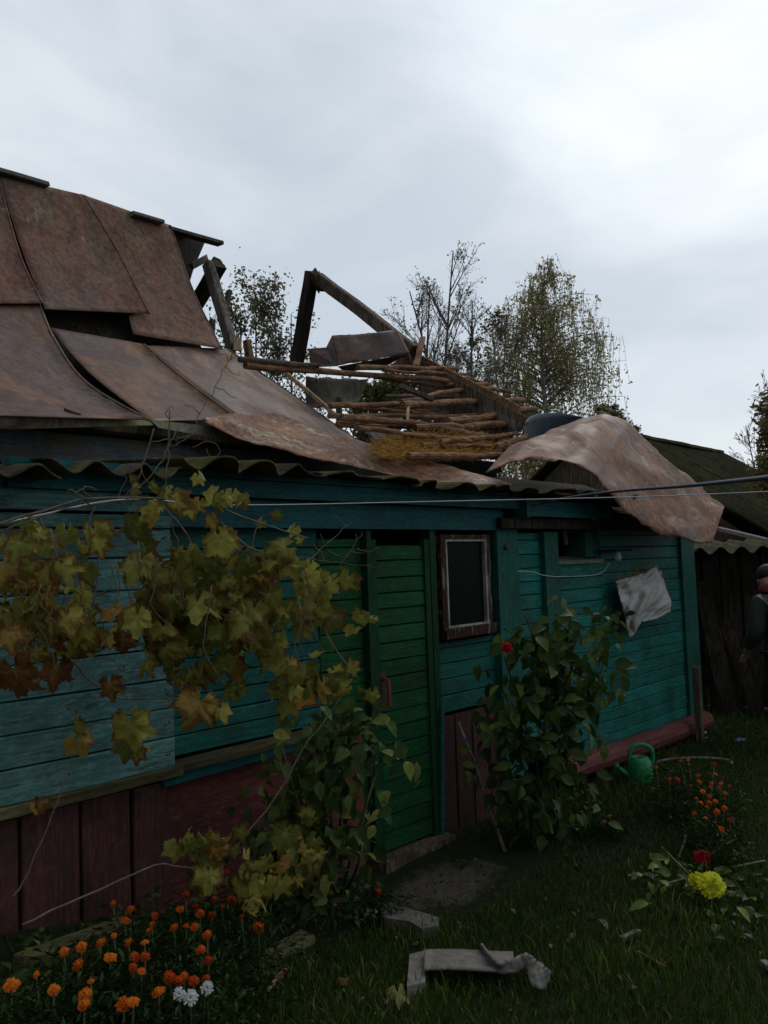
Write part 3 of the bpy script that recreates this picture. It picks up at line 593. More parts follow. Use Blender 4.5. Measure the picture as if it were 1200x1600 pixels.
m = MB(); m.beam(aty(369, 527, 2.3), aty(372, 548, 2.3), 0.02, 0.075, jit=0.006); o = m.build('fresh_splinter', 'wood_pale', house)
# battens on the bare slope
BT = [((378, 560), (496, 572), .05, 0.02), ((384, 570), (758, 597), .06, 0), ((560, 572), (716, 573), .055, 0.05), ((516, 636), (630, 632), .05, -0.05), ((628, 629), (752, 607), .055, 0.0),
      ((630, 634), (816, 625), .07, 0.0), ((700, 657), (838, 641), .08, 0.0), ((645, 668), (824, 659), .07, 0.0), ((631, 660), (780, 688), .075, -0.04), ((772, 697), (820, 684), .08, 0.0),
      ((530, 655), (646, 661), .06, 0.0), ((532, 664), (600, 667), .05, -.05), ((640, 714), (788, 712), .065, 0.0), ((590, 590), (700, 608), .04, -0.1), ((735, 600), (800, 612), .05, -0.05), ((560, 640), (720, 648), .05, -0.4), ((640, 645), (800, 650), .05, -0.35)]
random.seed(21)
BT += [((600, 580), (735, 583), .035, 0.03), ((700, 600), (790, 612), .04, .02), ((520, 648), (826, 648), .045, -.12), ((536, 660), (815, 670), .05, -.1), ((660, 700), (800, 699), .045, -.02), ((735, 590), (765, 604), .05, -.05), ((600, 622), (800, 618), .04, -.1), ((560, 668), (740, 690), .045, 0.0), ((690, 690), (812, 676), .05, .02)]
for (a, b, w, off) in BT:
    a = (a[0]+random.uniform(-6, 4), a[1]+random.uniform(-3, 3)); b = (b[0]+random.uniform(-4, 4), b[1]+random.uniform(-3, 3))
    A = np.array(P(*a, off+random.uniform(-.04, .03))); B = np.array(P(*b, off+random.uniform(-.02, .02))); m = MB(); L_ = np.linalg.norm(B-A); n = 14; ph = random.uniform(0, 90)
    pts = [A+(B-A)*i/n+np.array((0, .02, .035))*L_*.35*noise.noise(Vector((i*.28, ph, 0))) for i in range(n+1)]
    m.tube(pts, [w*.42*(1+.3*noise.noise(Vector((i*.9, ph, 5))))*(1-.25*i/n*random.choice((0, 1))) for i in range(n+1)], 9)
    m.build('batten', 'wood_brown' if random.random() < .85 else 'wood_old', house)
bm_(P(624, 604, 0.05), P(676, 625, 0.05), 0.04, 0.035, 'wood_old', 'batten', jit=0.01)
bm_(P(661, 528, 0.15), P(649, 573, 0.05), 0.055, 0.03, 'wood_brown', 'batten', jit=0.01)
bm_(P(638, 628, 0.0), P(636, 664, 0.0), 0.02, 0.02, 'wood_pale', 'batten', jit=0.005)
# upright attic boards seen through the battens
for k, (px, w) in enumerate(((642, .14), (664, .16), (683, .13), (528, .07), (706, .1))):
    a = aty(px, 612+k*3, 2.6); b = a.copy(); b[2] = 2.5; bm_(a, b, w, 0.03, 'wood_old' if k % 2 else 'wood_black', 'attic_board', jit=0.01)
bm_((4.0, 4.9, 2.9), (6.0, 4.9, 2.75), 0.1, 0.12, 'wood_old', 'rear_plate', jit=0.02)
bm_((4.1, 4.3, 3.3), (5.9, 4.4, 3.2), 0.07, 0.07, 'wood_old', 'batten', jit=0.02)

# ---- torn and loose things on the roof (each could be lifted away)
def freeform(name, mat, cols, label, cat, nv=12, nu=40, crumple=0.02, back=None, solid=0.006, seed=0, bulge=0.0):
    """cols: list of (upper px, upper y, lower px, lower y)"""
    up = [(a[0], a[1], b) for a, b, c, d in cols]; lo = [(c[0], c[1], d) for a, b, c, d in cols]
    m = MB(); rs = np.random.RandomState(seed+40); FA = rs.rand(14, 7)-.5; FX, FY = (7, 3)
    def facet(u, v):
        x = u*FX+0.22*noise.noise(Vector((u*5, v*2, seed))); y = v*FY+0.22*noise.noise(Vector((u*5, v*2, seed+9))); x = min(12.99, max(0, x)); y = min(5.99, max(0, y)); i, j = int(x), int(y); fx, fy = x-i, y-j
        a, b_, c_, d_ = FA[i, j], FA[i+1, j], FA[i, j+1], FA[i+1, j+1]
        return a+(b_-a)*fx+(c_-a)*fy if fx+fy < 1 else d_+(c_-d_)*(1-fx)+(b_-d_)*(1-fy)
    U = [aty(a[0], a[1], b) for a, b, c, d in cols]; Lw = [aty(c[0], c[1], d) for a, b, c, d in cols]
    def fn(u, v):
        a = np.array(chain(U, u))*0.8+smoothchain(U, u)*0.2; b = np.array(chain(Lw, u))*0.9+smoothchain(Lw, u)*0.1
        p = a+(b-a)*v; s = math.sin(math.pi*v)
        q = Vector(p)
        c = crumple*(0.35*noise.noise(q*2.3+Vector((seed, 0, 0)))+(0.75 if name == 'crumpled_sheet' else 1.3)*facet(u, v)+0.14*(.5-abs(((u*5.5+v*1.3+.35*noise.noise(Vector((u*3, v*3, seed+20)))) % 1)-.5)*2)*(name == 'crumpled_sheet')+0.35*facet((u*2.3+.1) % 1, (v*1.7+.2) % 1)*0+0.10*noise.noise(q*9))
        p = p+(b-a)*(0.05*noise.noise(q*7)+0.03*noise.noise(q*19))*(1 if v in (0, 1) else 0)
        return p+np.array((0, -0.4, 1.0))*(c*min(1, 4*s+0.3)*min(1, 9*(1-u)+.1)*min(1, 9*u+.1)+bulge*s)
    m.grid(fn, nu, nv); c0 = np.mean(np.array(m.v), axis=0)
    o = m.build(name, mat, origin=tuple(map(float, c0)), smooth=True, solid=solid); tag(o, label, cat); return o
o = freeform('torn_sheet', 'rust_torn', [((318, 655), .80, (321, 660), .70), ((375, 650), .95, (366, 681), .62), ((437, 645), 1.05, (420, 698), .55), ((492, 670), .9, (485, 716), .45), ((560, 688), .8, (560, 728), .38),
     ((640, 712), .6, (640, 751), .22), ((722, 733), .35, (715, 769), .0), ((802, 756), .05, (790, 774), -.22)], 'long rust coloured sheet slumped along the eave above the door', 'metal sheet', crumple=0.045, bulge=0.01, seed=2, nu=80, nv=16)
o = freeform('crumpled_sheet', 'rust_torn_grey', [((819, 688), .75, (760, 738), -.12), ((838, 685), .8, (800, 724), -.18), ((870, 672), .85, (840, 718), -.2), ((905, 657), .85, (874, 719), -.25), ((945, 646), .8, (905, 728), -.3),
     ((985, 660), .65, (930, 746), -.35), ((1010, 688), .45, (955, 776), -.4), ((1046, 724), .2, (985, 808), -.42), ((1085, 753), .0, (1030, 835), -.45), ((1118, 780), -.14, (1062, 843), -.48), ((1132, 791), -.2, (1112, 850), -.5)],
     'big crumpled rust sheet hanging over the corner of the annex roof', 'metal sheet', crumple=0.075, nu=96, nv=34, seed=9, bulge=0.05)
m = MB(); arc = [((817, 697), (818, 672)), ((822, 696), (820, 659)), ((832, 692), (830, 650)), ((846, 688), (846, 646)), ((868, 680), (868, 645)), ((890, 670), (890, 647)), ((916, 660), (914, 653))]
m.grid(lambda u, v: (lambda q: aty(q[0], q[1], 1.0+0.15*math.sin(math.pi*u)-0.15*v+0.1*v*u))([a+(b-a)*v for a, b in zip(chain([x[0] for x in arc], u), chain([x[1] for x in arc], u))]), 14, 5)
f = m.build('bent_flap', 'rust_back', None, smooth=True, solid=0.006); f.location = tuple(-np.array(o.location)); f.parent = o
o = freeform('folded_ridge_cap', 'rust_dark', [((519, 525), 1.8, (528, 572), 1.7), ((570, 521), 1.8, (575, 564), 1.7), ((621, 516), 1.8, (640, 551), 1.7)], 'dark brown folded ridge cap lying on the bare battens', 'metal sheet', crumple=0.02, seed=4)
m = MB(); m.add([aty(519, 525, 1.8), aty(528, 572, 1.7), aty(486, 574, 2.1), aty(482, 545, 2.2), aty(510, 543, 2.0)], [(0, 1, 2, 3, 4)])
m.add([aty(621, 517, 1.8), aty(640, 551, 1.7), aty(651, 585, 1.62), aty(628, 582, 1.72), aty(606, 573, 1.72), aty(636, 552, 1.74)], [(0, 1, 2), (2, 3, 4, 5)])
m.add([aty(528, 573, 1.7), aty(640, 552, 1.7), aty(606, 570, 1.9), aty(540, 582, 2.0)], [(0, 1, 2, 3)])
f = m.build('fold', 'rust_dark', None, solid=0.006); f.location = tuple(-np.array(o.location)); f.parent = o
freeform('loose_sheet', 'rust_green', [((478, 590), 3.0, (482, 640), 2.9), ((530, 591), 3.0, (520, 634), 2.7), ((575, 592), 3.0, (560, 626), 2.9)], 'greenish brown curved sheet behind the battens', 'metal sheet', crumple=0.03, seed=6, bulge=-0.05)
freeform('curled_sheet', 'rust_dark', [((568, 675), 1.5, (600, 696), 1.25), ((600, 662), 1.6, (612, 690), 1.3), ((626, 650), 1.7, (634, 662), 1.5)], 'small dark curl of sheet beside the straw', 'metal sheet', crumple=0.03, seed=8)
m = MB(); m.beam(aty(424, 563, 1.95), aty(524, 648, 1.35), 0.035, 0.03, jit=0.008, n=10); tag(m.build('broken_lath', 'wood_pale', origin=tuple(map(float, aty(470, 600, 1.6)))), 'thin pale split lath lying down the edge of the torn roof', 'timber')
m = MB(); m.beam(onroof(102, 640, 0.03), onroof(124, 648, 0.03), 0.02, 0.014, jit=0.004); tag(m.build('wood_chip', 'wood_brown', origin=tuple(map(float, onroof(110, 644)))), 'small brown wood chip near the eave of the left roof sheet', 'timber')

# straw spilling from the attic
m = MB(); rnd = random.random
for i in range(7500):
    px = random.uniform(592, 806); py = random.uniform(674, 716)
    if py < 690-12*math.sin((px-585)/215*math.pi)*1.3: continue
    p = onplane(px, py, off=-0.03-0.13*rnd()); a = rnd()*6.28; l = random.uniform(.03, .12); d = np.array((math.cos(a), math.sin(a)*.8, random.uniform(-.4, .5)))*l
    w = np.array((0, 0, .0022)); m.cur = (rnd(), .5, 0); m.add([p-w, p+d-w, p+d+w, p+w], [(0, 1, 2, 3)])
tag(m.build('straw', 'straw'), 'golden straw insulation spilling over the attic edge', 'straw', kind='stuff')
m = MB(); m.grid(lambda u, v: onplane(590+210*u, 688+26*v-8*math.sin(u*3.1)*(1-v), off=-0.18+0.05*noise.noise(Vector((u*9, v*4, 0)))), 30, 6)
m.build('straw_bed', 'straw', house)

# ================================================================== WALL FITTINGS
c = aty(952, 866, -0.03)
lamp = empty('wall_lamp', c, 'small white lamp on a dark bracket beside the open window', 'lamp')
m = MB(); m.box(c+(-0.12, -0.12, 0.02), c+(0.16, 0.03, 0.04)); m.build('bracket', 'wood_black', lamp)
m = MB(); m.lathe(c+(0, -0.07, -0.055), [(0.001, 0), (0.028, 0.004), (0.032, 0.03), (0.02, 0.06), (0.018, 0.075)], 12); m.build('lamp_body', 'pvc', lamp, smooth=True)
bn = aty(791, 855, -0.04)
m = MB(); m.lathe(bn, [(0.022, 0.0), (0.02, 0.01), (0.012, 0.014), (0.001, 0.015)], 14, axis=Vector((0, -1, 0))); m.build('knob', 'iron', house, smooth=True)

# white sack with straw ends
Q = aty(1003, 935, -0.08); sack = empty('white_sack', Q, 'crumpled white sack pinned to the sea green wall with straw sticking out', 'sack')
out_ = [((962, 908), (966, 925), (975, 960), (984, 996)), ((985, 902), (985, 930), (990, 960), (990, 992)), ((1008, 893), (1010, 920), (1008, 950), (1003, 972)), ((1025, 886), (1030, 915), (1030, 945), (1022, 968)), ((1033, 893), (1040, 918), (1049, 940), (1047, 957))]
m = MB()
def sk(u, v):
    a = chain([chain([list(q) for q in c_], v) for c_ in out_], u)
    f = 0.05*noise.noise(Vector((u*3.2, v*3.2, 2)))+0.07*abs(noise.noise(Vector((u*4+v*3, v*4, 5))))+0.012*abs(noise.noise(Vector((u*14, v*14-u*6, 5))))
    e = 1+0.0*u; jx = 1.6*noise.noise(Vector((v*30, u*3, 0))) if u in (0, 1) or v in (0, 1) else 0
    return aty(a[0]+jx*e, a[1]+jx, -0.10-f-0.06*math.sin(math.pi*u)*math.sin(math.pi*v))
m.grid(sk, 36, 36); m.build('sack_cloth', 'bag', sack, smooth=True, solid=0.003)
m = MB()
for i in range(170):
    s_ = rnd(); px, py = 965+s_*65, 908-s_*22; p = aty(px, py, -0.05-0.06*rnd()); a = random.gauss(-0.3, .35); l = random.uniform(.02, .07)
    if i > 80: s_ = rnd(); px, py = chain([(1033, 893), (1042, 920), (1049, 945), (1040, 962), (1012, 968)], s_); p = aty(px, py, -0.08); a = random.uniform(0, 6.28); l = random.uniform(.008, .02)
    q = p+np.array((math.sin(a)*.9, random.uniform(-.2, .1), math.cos(a)))*l; w = np.array((.0018, 0, 0)); m.cur = (rnd(), .5, 0); m.add([p-w, p+w, q+w*.4, q-w*.4], [(0, 1, 2, 3)])
m.build('straw_ends', 'straw', sack)

# lines and cable
def pline(name, mat, pts, r, label, cat, n=40, sag=0):
    pts = [np.array(p) for p in pts]; m = MB(); ps = [smoothchain(pts, i/n) for i in range(n+1)]
    m.tube(ps, r if not isinstance(r, tuple) else [r[0]+(r[1]-r[0])*i/n for i in range(n+1)], 6); o = m.build(name, mat, smooth=True, origin=tuple(map(float, pts[0]))); return tag(o, label, cat)
pline('power_cable', 'cable', [atd(1300, 733, 2.6), atd(1200, 746, 3.0), atd(1095, 757, 3.6), atd(1062, 760, 3.75), atd(960, 768, 4.4), atd(885, 778, 5.1), aty(845, 787, -0.16)], (0.0115, 0.007), 'thick dark grey cable running from the right edge to the annex fascia', 'cable')
pline('washing_line', 'wire', [atd(1300, 764, 3.0), atd(1200, 768, 3.3), atd(1000, 776, 3.4), atd(700, 783, 3.4), atd(370, 789, 3.2), atd(200, 780, 2.9), atd(60, 805, 2.7), atd(-60, 835, 2.5)], 0.0024, 'thin white line stretched across the whole house front', 'line', n=90)
pline('slack_wire', 'wire', [aty(805, 893, -0.03), aty(830, 893, -0.05), aty(850, 899, -0.06), aty(880, 901, -0.05), aty(935, 897, -0.05), aty(952, 880, -0.06)], 0.003, 'thin twisted wire across the posts below the open small window', 'wire')

# leaning stick, corner stake, rail
g = gp(789, 1332); m = MB(); tp = aty(716, 1128, -0.05); m.tube([tp, tp+(g-tp)*.35+np.array((.01, 0, .01)), tp+(g-tp)*.7, g], [0.008, 0.009, 0.011, 0.012], 8)
tag(m.build('leaning_stick', 'wood_grey', origin=tuple(map(float, g)), smooth=True), 'long thin stick leaning against the maroon boards right of the door', 'stick')
g = gp(1094, 1160); m = MB(); tp = g+np.array((0, 0, .66)); m.beam(g-np.array((0, 0, .05)), tp, 0.06, 0.05, jit=0.01); tag(m.build('corner_stake', 'wood_old', origin=tuple(map(float, g))), 'short dark stake standing at the far corner of the annex', 'stake')
a = gp(1096, 1110); b = gp(1215, 1116); m = MB(); m.tube([a+(0, 0, .04), (a+b)/2+(0, 0, .06), b+(0, 0, .04)], 0.02, 8); tag(m.build('fallen_pole', 'wood_grey', origin=tuple(map(float, a)), smooth=True), 'pale pole lying on the ground before the dark shed', 'pole')

# ================================================================== WATERING CAN
c = gp(1001, 1222)
can = empty('watering_can', c, 'green plastic watering can on the grass beside the red base log', 'watering can')
m = MB(); c3 = Vector(c)
m.lathe(c, [(0.001, 0.002), (0.085, 0.0), (0.092, 0.02), (0.090, 0.10), (0.082, 0.15), (0.066, 0.178), (0.05, 0.185), (0.045, 0.18), (0.02, 0.175)], 24)
body = m.build('body', 'can', can, smooth=True)
left = Vector(-RT).normalized(); left.z = 0; left.normalize(); 
m = MB(); b0 = c3+Vector((0, 0, .17))
pts = [b0-left*.075+Vector((0, 0, -.09)), b0-left*.10+Vector((0, 0, .0)), b0-left*.085+Vector((0, 0, .07)), b0-left*.02+Vector((0, 0, .10)), b0+left*.05+Vector((0, 0, .075)), b0+left*.075+Vector((0, 0, .0)), b0+left*.06+Vector((0, 0, -.02))]
m.tube([smoothchain(pts, i/24) for i in range(25)], 0.015, 8); m.build('handle', 'can', can, smooth=True)
m = MB(); pts = [c3+left*.07+Vector((0, 0, .035)), c3+left*.12+Vector((0, 0, .09)), c3+left*.17+Vector((0, 0, .14))]
m.tube([c3+left*.05+Vector((0, 0, .03)), c3+left*.11+Vector((0, -.01, .065)), c3+left*.18+Vector((0, -.02, .115))], [0.028, 0.021, 0.015], 10); m.build('spout', 'can', can, smooth=True)
m = MB(); m.tube([c3+left*.175+Vector((0, -.02, .112)), c3+left*.2+Vector((0, -.022, .13))], [0.016, 0.032], 12); m.build('rose', 'can', can, smooth=True)

# ================================================================== SHED, FENCE AND YARD END
def shed():
    r0 = aty(1010, 689, 4.0); r1 = aty(1125, 708, 4.0); zr = (r0[2]+r1[2])/2
    base = empty('mossy_shed', (float(r0[0]+r1[0])/2, 2.5, 0), 'far shed with a dark mossy corrugated roof behind the annex', 'shed')
    x0, x1 = float(r0[0])-2.5, float(r1[0]); y1 = 0.6; z1 = float(aty(1200, 862, y1)[2])
    m = MB(); nx = 150; ny = 14
    def fn(u, v):
        x = x0+(x1-x0)*u; y = 4.0+(y1-4.0)*v; w = 0.055*math.sin(2*math.pi*x/0.24)
        z = zr+(z1-zr)*v+w+0.03*math.sin(v*9+x)+ (-0.02 if int(v*3.001) % 2 else 0.0)
        return (x+0.03*noise.noise(Vector((y*3, 0, 0)))*(u == 1), y, z)
    m.grid(fn, 300, ny); m.build('roof', 'slate_far', base, solid=0.012)
    m = MB(); m.grid(lambda u, v: (x0+(x1-x0)*u, 4.0+3.2*v, zr+(z1-zr)*v), 4, 4); m.build('rear_slope', 'slate_far', base, solid=0.03)
    m = MB(); m.beam((x0, 4.0, zr+0.03), (x1, 4.0, zr+0.03), 0.22, 0.07, jit=0.02, n=24); m.build('ridge_cap', 'slate', base)
    m = MB(); m.beam((x0, y1-0.04, z1-0.06), (x1+0.2, y1-0.04, z1-0.06), 0.05, 0.09, jit=0.004, n=6); m.build('eave_board', 'wood_grey', base)
    m = MB(); m.planks(x0+0.2, x1-0.2, 0, z1-0.15, y1+0.25, 0.22, wob=0.01, vert=True); m.build('front_wall', 'wood_old', base)
    m = MB(); m.add([(x1-0.22, y1+0.25, 0), (x1-0.22, 7, 0), (x1-0.22, 7, z1-0.1), (x1-0.22, 4, zr-0.1), (x1-0.22, y1+0.25, z1-0.1)], [(0, 1, 2, 3, 4)])
    m.build('gable_wall', 'wood_old', base, solid=0.04); m = MB()
    m.add([(x0+0.22, y1+0.25, 0), (x0+0.22, 7, 0), (x0+0.22, 7, z1-0.1), (x0+0.22, 4, zr-0.1), (x0+0.22, y1+0.25, z1-0.1)], [(0, 1, 2, 3, 4)]); m.build('gable_wall', 'wood_old', base, solid=0.04)
shed()
def lean_to():
    A = atd(1078, 1095, 8.6); B = atd(1290, 1110, 8.3); A[2] = B[2] = 0.0
    A = Vector(A); B = Vector(B); d = (B-A); Ln = d.length+1.2; ang = math.atan2(d.y, d.x)
    o = empty('woodshed', A, 'low blackened woodshed with a wavy cement roof beyond the annex', 'shed'); o.rotation_euler = (0, 0, ang)
    ztop = float(atd(1150, 862, 8.5)[2])
    m = MB(); m.planks(0, Ln, -0.05, ztop, 0.0, 0.19, gap=0.02, wob=0.02, vert=True); part_local(m, 'plank_wall', 'wood_black', o)
    m = MB(); corrugated(m, -0.3, Ln, -0.25, 1.6, ztop+0.02, ztop+0.12, 0.035, 0.2, rag=0.05); part_local(m, 'roof', 'slate', o)
    for k, (x, w, h, t) in enumerate(((0.35, .16, 1.35, .06), (0.62, .13, .95, .10), (0.95, .18, 1.15, -.03), (1.25, .15, .7, .12), (1.6, .14, 1.0, .02))):
        m = MB(); m.beam((x, -0.25, 0.0), (x-t*2-.05, -0.04, h), w, 0.03, up=(0, 1, 0), jit=0.006); b = part_local(m, 'leaning_board', 'wood_black', o)
    m = MB()
    m.box((0.0, 1.5, 0), (Ln, 1.55, ztop+.02)); part_local(m, 'rear_wall', 'wood_black', o)
lean_to()
# sloping gutter pole between the two roofs
a = atd(1122, 826, 11); b = atd(1230, 852, 9.5); m = MB(); m.beam(a, b, 0.07, 0.05, n=4, jit=.004); tag(m.build('roof_pole', 'slate_pale', origin=tuple(map(float, a))), 'pale pole lying between the mossy roof and the low woodshed roof', 'pole')

# hoop and scraps
c = gp(1085, 1196); m = MB(); pts = [(c[0]+0.29*math.cos(t)*RT[0]+0.16*math.sin(t)*FW[0], c[1]+0.29*math.cos(t)*RT[1]+.16*math.sin(t)*FW[1], c[2]+0.02) for t in [i/30*3.6-0.5 for i in range(31)]]
m.tube(pts, 0.011, 8); tag(m.build('broken_hoop', 'hoop', origin=tuple(map(float, c)), smooth=True), 'pale broken hoop of pipe on the grass behind the small marigolds', 'hoop')
def scrap(name, mat, px, py, s, label, cat, flat=0.35, seed=0):
    c = gp(px, py); m = MB(); seg = 12
    vs = []
    for j in range(7):
        th = math.pi*j/6
        for i in range(seg):
            a = 2*math.pi*i/seg; r = 1+0.45*noise.noise(Vector((math.cos(a)*1.5, math.sin(a)*1.5, j*.5+seed)))
            vs.append((c[0]+s*r*math.sin(th)*math.cos(a), c[1]+s*.7*r*math.sin(th)*math.sin(a), c[2]+s*flat*(1-math.cos(th))*r))
    fs = [(j*seg+i, j*seg+(i+1) % seg, (j+1)*seg+(i+1) % seg, (j+1)*seg+i) for j in range(6) for i in range(seg)]
    m.add(vs, fs); return tag(m.build(name, mat, origin=tuple(map(float, c))), label, cat)
scrap('plastic_scrap', 'blue', 1156, 1160, .055, 'blue grey plastic scrap lying on the grass near the dark woodshed', 'litter', seed=1)
scrap('plastic_scrap', 'pvc', 1101, 1146, .025, 'tiny white scrap beside the corner stake', 'litter', seed=2)
scrap('plastic_scrap', 'pvc', 1104, 1154, .018, 'tiniest white scrap just in front of the stake', 'litter', seed=3)
for i, (px, py, s, lb) in enumerate(((1165, 1088, .13, 'pale rubble lump left of the person by the woodshed'), (1140, 1094, .09, 'smaller brownish rubble lump at the woodshed foot'), (951, 1197, .05, 'grey stone leaning on the red base log'))):
    scrap('rubble', 'stone', px, py, s, lb, 'stone', 0.5, seed=5+i)

# ground slabs
def slab(name, mat, pxs, th, label, cat, lift=0.03):
    pts = [gp(*p, lift) for p in pxs]; c = sum(pts)/len(pts); n = len(pts); m = MB()
    zt = [p+np.array((0, 0, 0.01*random.random())) for p in pts]; m.add(zt+[p-np.array((0, 0, th+0.03)) for p in pts], [tuple(range(n)), tuple(range(2*n-1, n-1, -1))]+[(i, i+n, (i+1) % n+n, (i+1) % n) for i in range(n)])
    return tag(m.build(name, mat, origin=tuple(map(float, c))), label, cat)
slab('stone_slab', 'stone', [(593, 1422), (612, 1414), (686, 1436), (684, 1450), (660, 1452), (640, 1443), (600, 1437)], .03, 'narrow grey brown slab on the grass in front of the doorstep', 'slab', .045)
slab('stone_slab', 'wood_moss', [(475, 1392), (500, 1384), (540, 1394), (548, 1410), (500, 1414)], .03, 'mossy slab half hidden under the leafy bush by the door', 'slab')
slab('edging_board', 'wood_moss', [(20, 1494), (190, 1432), (205, 1442), (60, 1500)], .05, 'mossy edging board behind the large marigold bed', 'board', .05)
slab('edging_board', 'wood_moss', [(330, 1536), (470, 1452), (492, 1462), (400, 1528)], .05, 'mossy edging board right of the large marigold bed', 'board', .03)
slab('cement_piece', 'slate_pale', [(640, 1492), (662, 1486), (665, 1535), (636, 1545)], .02, 'broken upright piece of pale cement sheet left of the curled one', 'cement sheet', .05)
m = MB(); A = gp(662, 1486, .08); Bq = gp(862, 1520, .06)
def cs(u, v):
    px = 662+140*u; py = 1485+2*u+ 30*v
    if u > .5: py -= 0
    w = 0.0
    w = 0.003*math.sin(u*5)
    py2 = py; p = gp(px, py2, 0.075); p[2] += w*1.0; return p
m.grid(cs, 44, 5); tag(m.build('cement_sheet', 'slate_pale', origin=tuple(map(float, A)), smooth=True, solid=0.009), 'pale wavy piece of cement roofing lying on the grass in the foreground', 'cement sheet')
m = MB(); pts = [(752, 1474), (764, 1490), (780, 1504), (800, 1498), (822, 1490), (843, 1504), (862, 1518)]; lw = [(749, 1478), (757, 1499), (776, 1519), (804, 1520), (822, 1515), (832, 1541), (852, 1546)]
m.grid(lambda u, v: (lambda a, b: gp(a[0]+(b[0]-a[0])*v, a[1]+(b[1]-a[1])*v, .11-.05*v))(smoothchain(pts, u), smoothchain(lw, u)), 40, 6); pts = [gp(752, 1474, .11)]
tag(m.build('cement_fragment', 'slate_pale', origin=tuple(map(float, pts[0])), smooth=True, solid=0.011), 'raised curling rim of broken cement roofing above the flat piece', 'cement sheet')

def stick(name, mat, a, b, r, label, cat='stick', h=.03):
    A = gp(*a, h); B = gp(*b, h); m = MB(); m.beam(A, B, r*2, r*1.6, jit=.004); return tag(m.build(name, mat, origin=tuple(map(float, A))), label, cat)
stick('twig', 'wood_pale', (417, 1547), (432, 1530), .006, 'pale tip of the snapped twig in the lower left grass')
stick('twig', 'wood_brown', (429, 1534), (447, 1512), .008, 'red brown snapped twig in the lower left grass')
stick('wood_piece', 'wood_grey', (972, 1468), (998, 1456), .013, 'short pale wood piece on the right hand grass', 'wood')
stick('twig', 'wood_brown', (996, 1488), (1038, 1512), .006, 'brown stalk lying on the grass below the pale wood piece')
stick('wood_piece', 'slate_pale', (1192, 1503), (1203, 1512), .014, 'pale scrap of wood at the right edge of the lawn', 'wood')

# ================================================================== LEAVES
def grape_outline(n=52):
    pts = []
    lobes = [(0, 1.02, 32), (62, .93, 28), (-62, .93, 28), (122, .84, 30), (-122, .84, 30)]
    for i in range(n):
        th = -165+330*i/(n-1); r = 0.68
        for (c, a, w) in lobes: r = max(r, a*math.exp(-((th-c)/w)**2*0.9))
        r *= 1+0.065*(1 if i % 2 else -1)+0.03*math.sin(i*2.7)
        pts.append((math.radians(th), r))
    return pts
GO = grape_outline()
def put_leaf(m, c, right, down, nrm, s, tint, outline='grape', curl=0.25, edge=0.0):
    """leaf hanging from c; 'down' points along the midrib"""
    c = Vector(c); right = Vector(right); down = Vector(down); nrm = Vector(nrm); vs = [c]; ts = [(tint, edge, 1.0)]; sd_ = random.uniform(0, 50)
    if outline == 'grape':
        n = len(GO); sk = random.uniform(.85, 1.15)
        for k in (0.5, 1.0):
            for (th, r) in GO:
                rr = r*k*(1+0.12*noise.noise(Vector((th*1.5, sd_, 0)))); x = math.sin(th)*rr*sk; y = math.cos(th)*rr
                z = -curl*(x*x*1.2+abs(y)*y*0.7)+0.30*noise.noise(Vector((x*2.2, y*2.2, sd_)))+0.07*abs(math.sin(th*3.1))*k
                vs.append(c+(right*x+down*(y+0.12)+nrm*z)*s)
                v = max(math.exp(-((th-q)/0.055)**2) for q in (0, 1.01, -1.01, 1.95, -1.95)) if k < 1 else 0.4*max(math.exp(-((th-q)/0.055)**2) for q in (0, 1.01, -1.01, 1.95, -1.95))
                ts.append((tint, edge+(0.34 if k == 1.0 else 0.0), v))
        fs = [(0, 1+i, 2+i) for i in range(n-1)]+[(1+i, 1+n+i, 2+n+i, 2+i) for i in range(n-1)]
    else:
        prof_ = [(0.0, .02), (.12, .16), (.3, .29), (.5, .30), (.7, .22), (.88, .09), (1.0, .01)]
        wd = random.uniform(.75, 1.1); vs = []; ts = []
        for (y, w) in prof_:
            zc = -curl*y*y*0.8+0.05*noise.noise(Vector((y*3, sd_, 0)))
            for sx_ in (-1, 0, 1):
                vs.append(c+(right*(sx_*w*wd)+down*y+nrm*(zc+abs(sx_)*w*0.35))*s); ts.append((tint*(1.0 if sx_ else 1.02), .3, 0))
        fs = []
        for i in range(len(prof_)-1):
            a = i*3; fs += [(a, a+1, a+4, a+3), (a+1, a+2, a+5, a+4)]
    m.add(vs, fs, ts)
def orient(face, droop, spin):
    """face: vector the leaf's top looks along; returns right, down, normal"""
    n = Vector(face).normalized(); d = Vector((0, 0, -1)); d = (d-n*d.dot(n))
    if d.length < 1e-3: d = Vector((1, 0, 0))
    d.normalize(); rot = Matrix.Rotation(spin, 3, n); d = rot @ d; r = d.cross(n).normalized(); return r, d, n
tocam = Vector((-math.cos(_y), -math.sin(_y), 0.15))

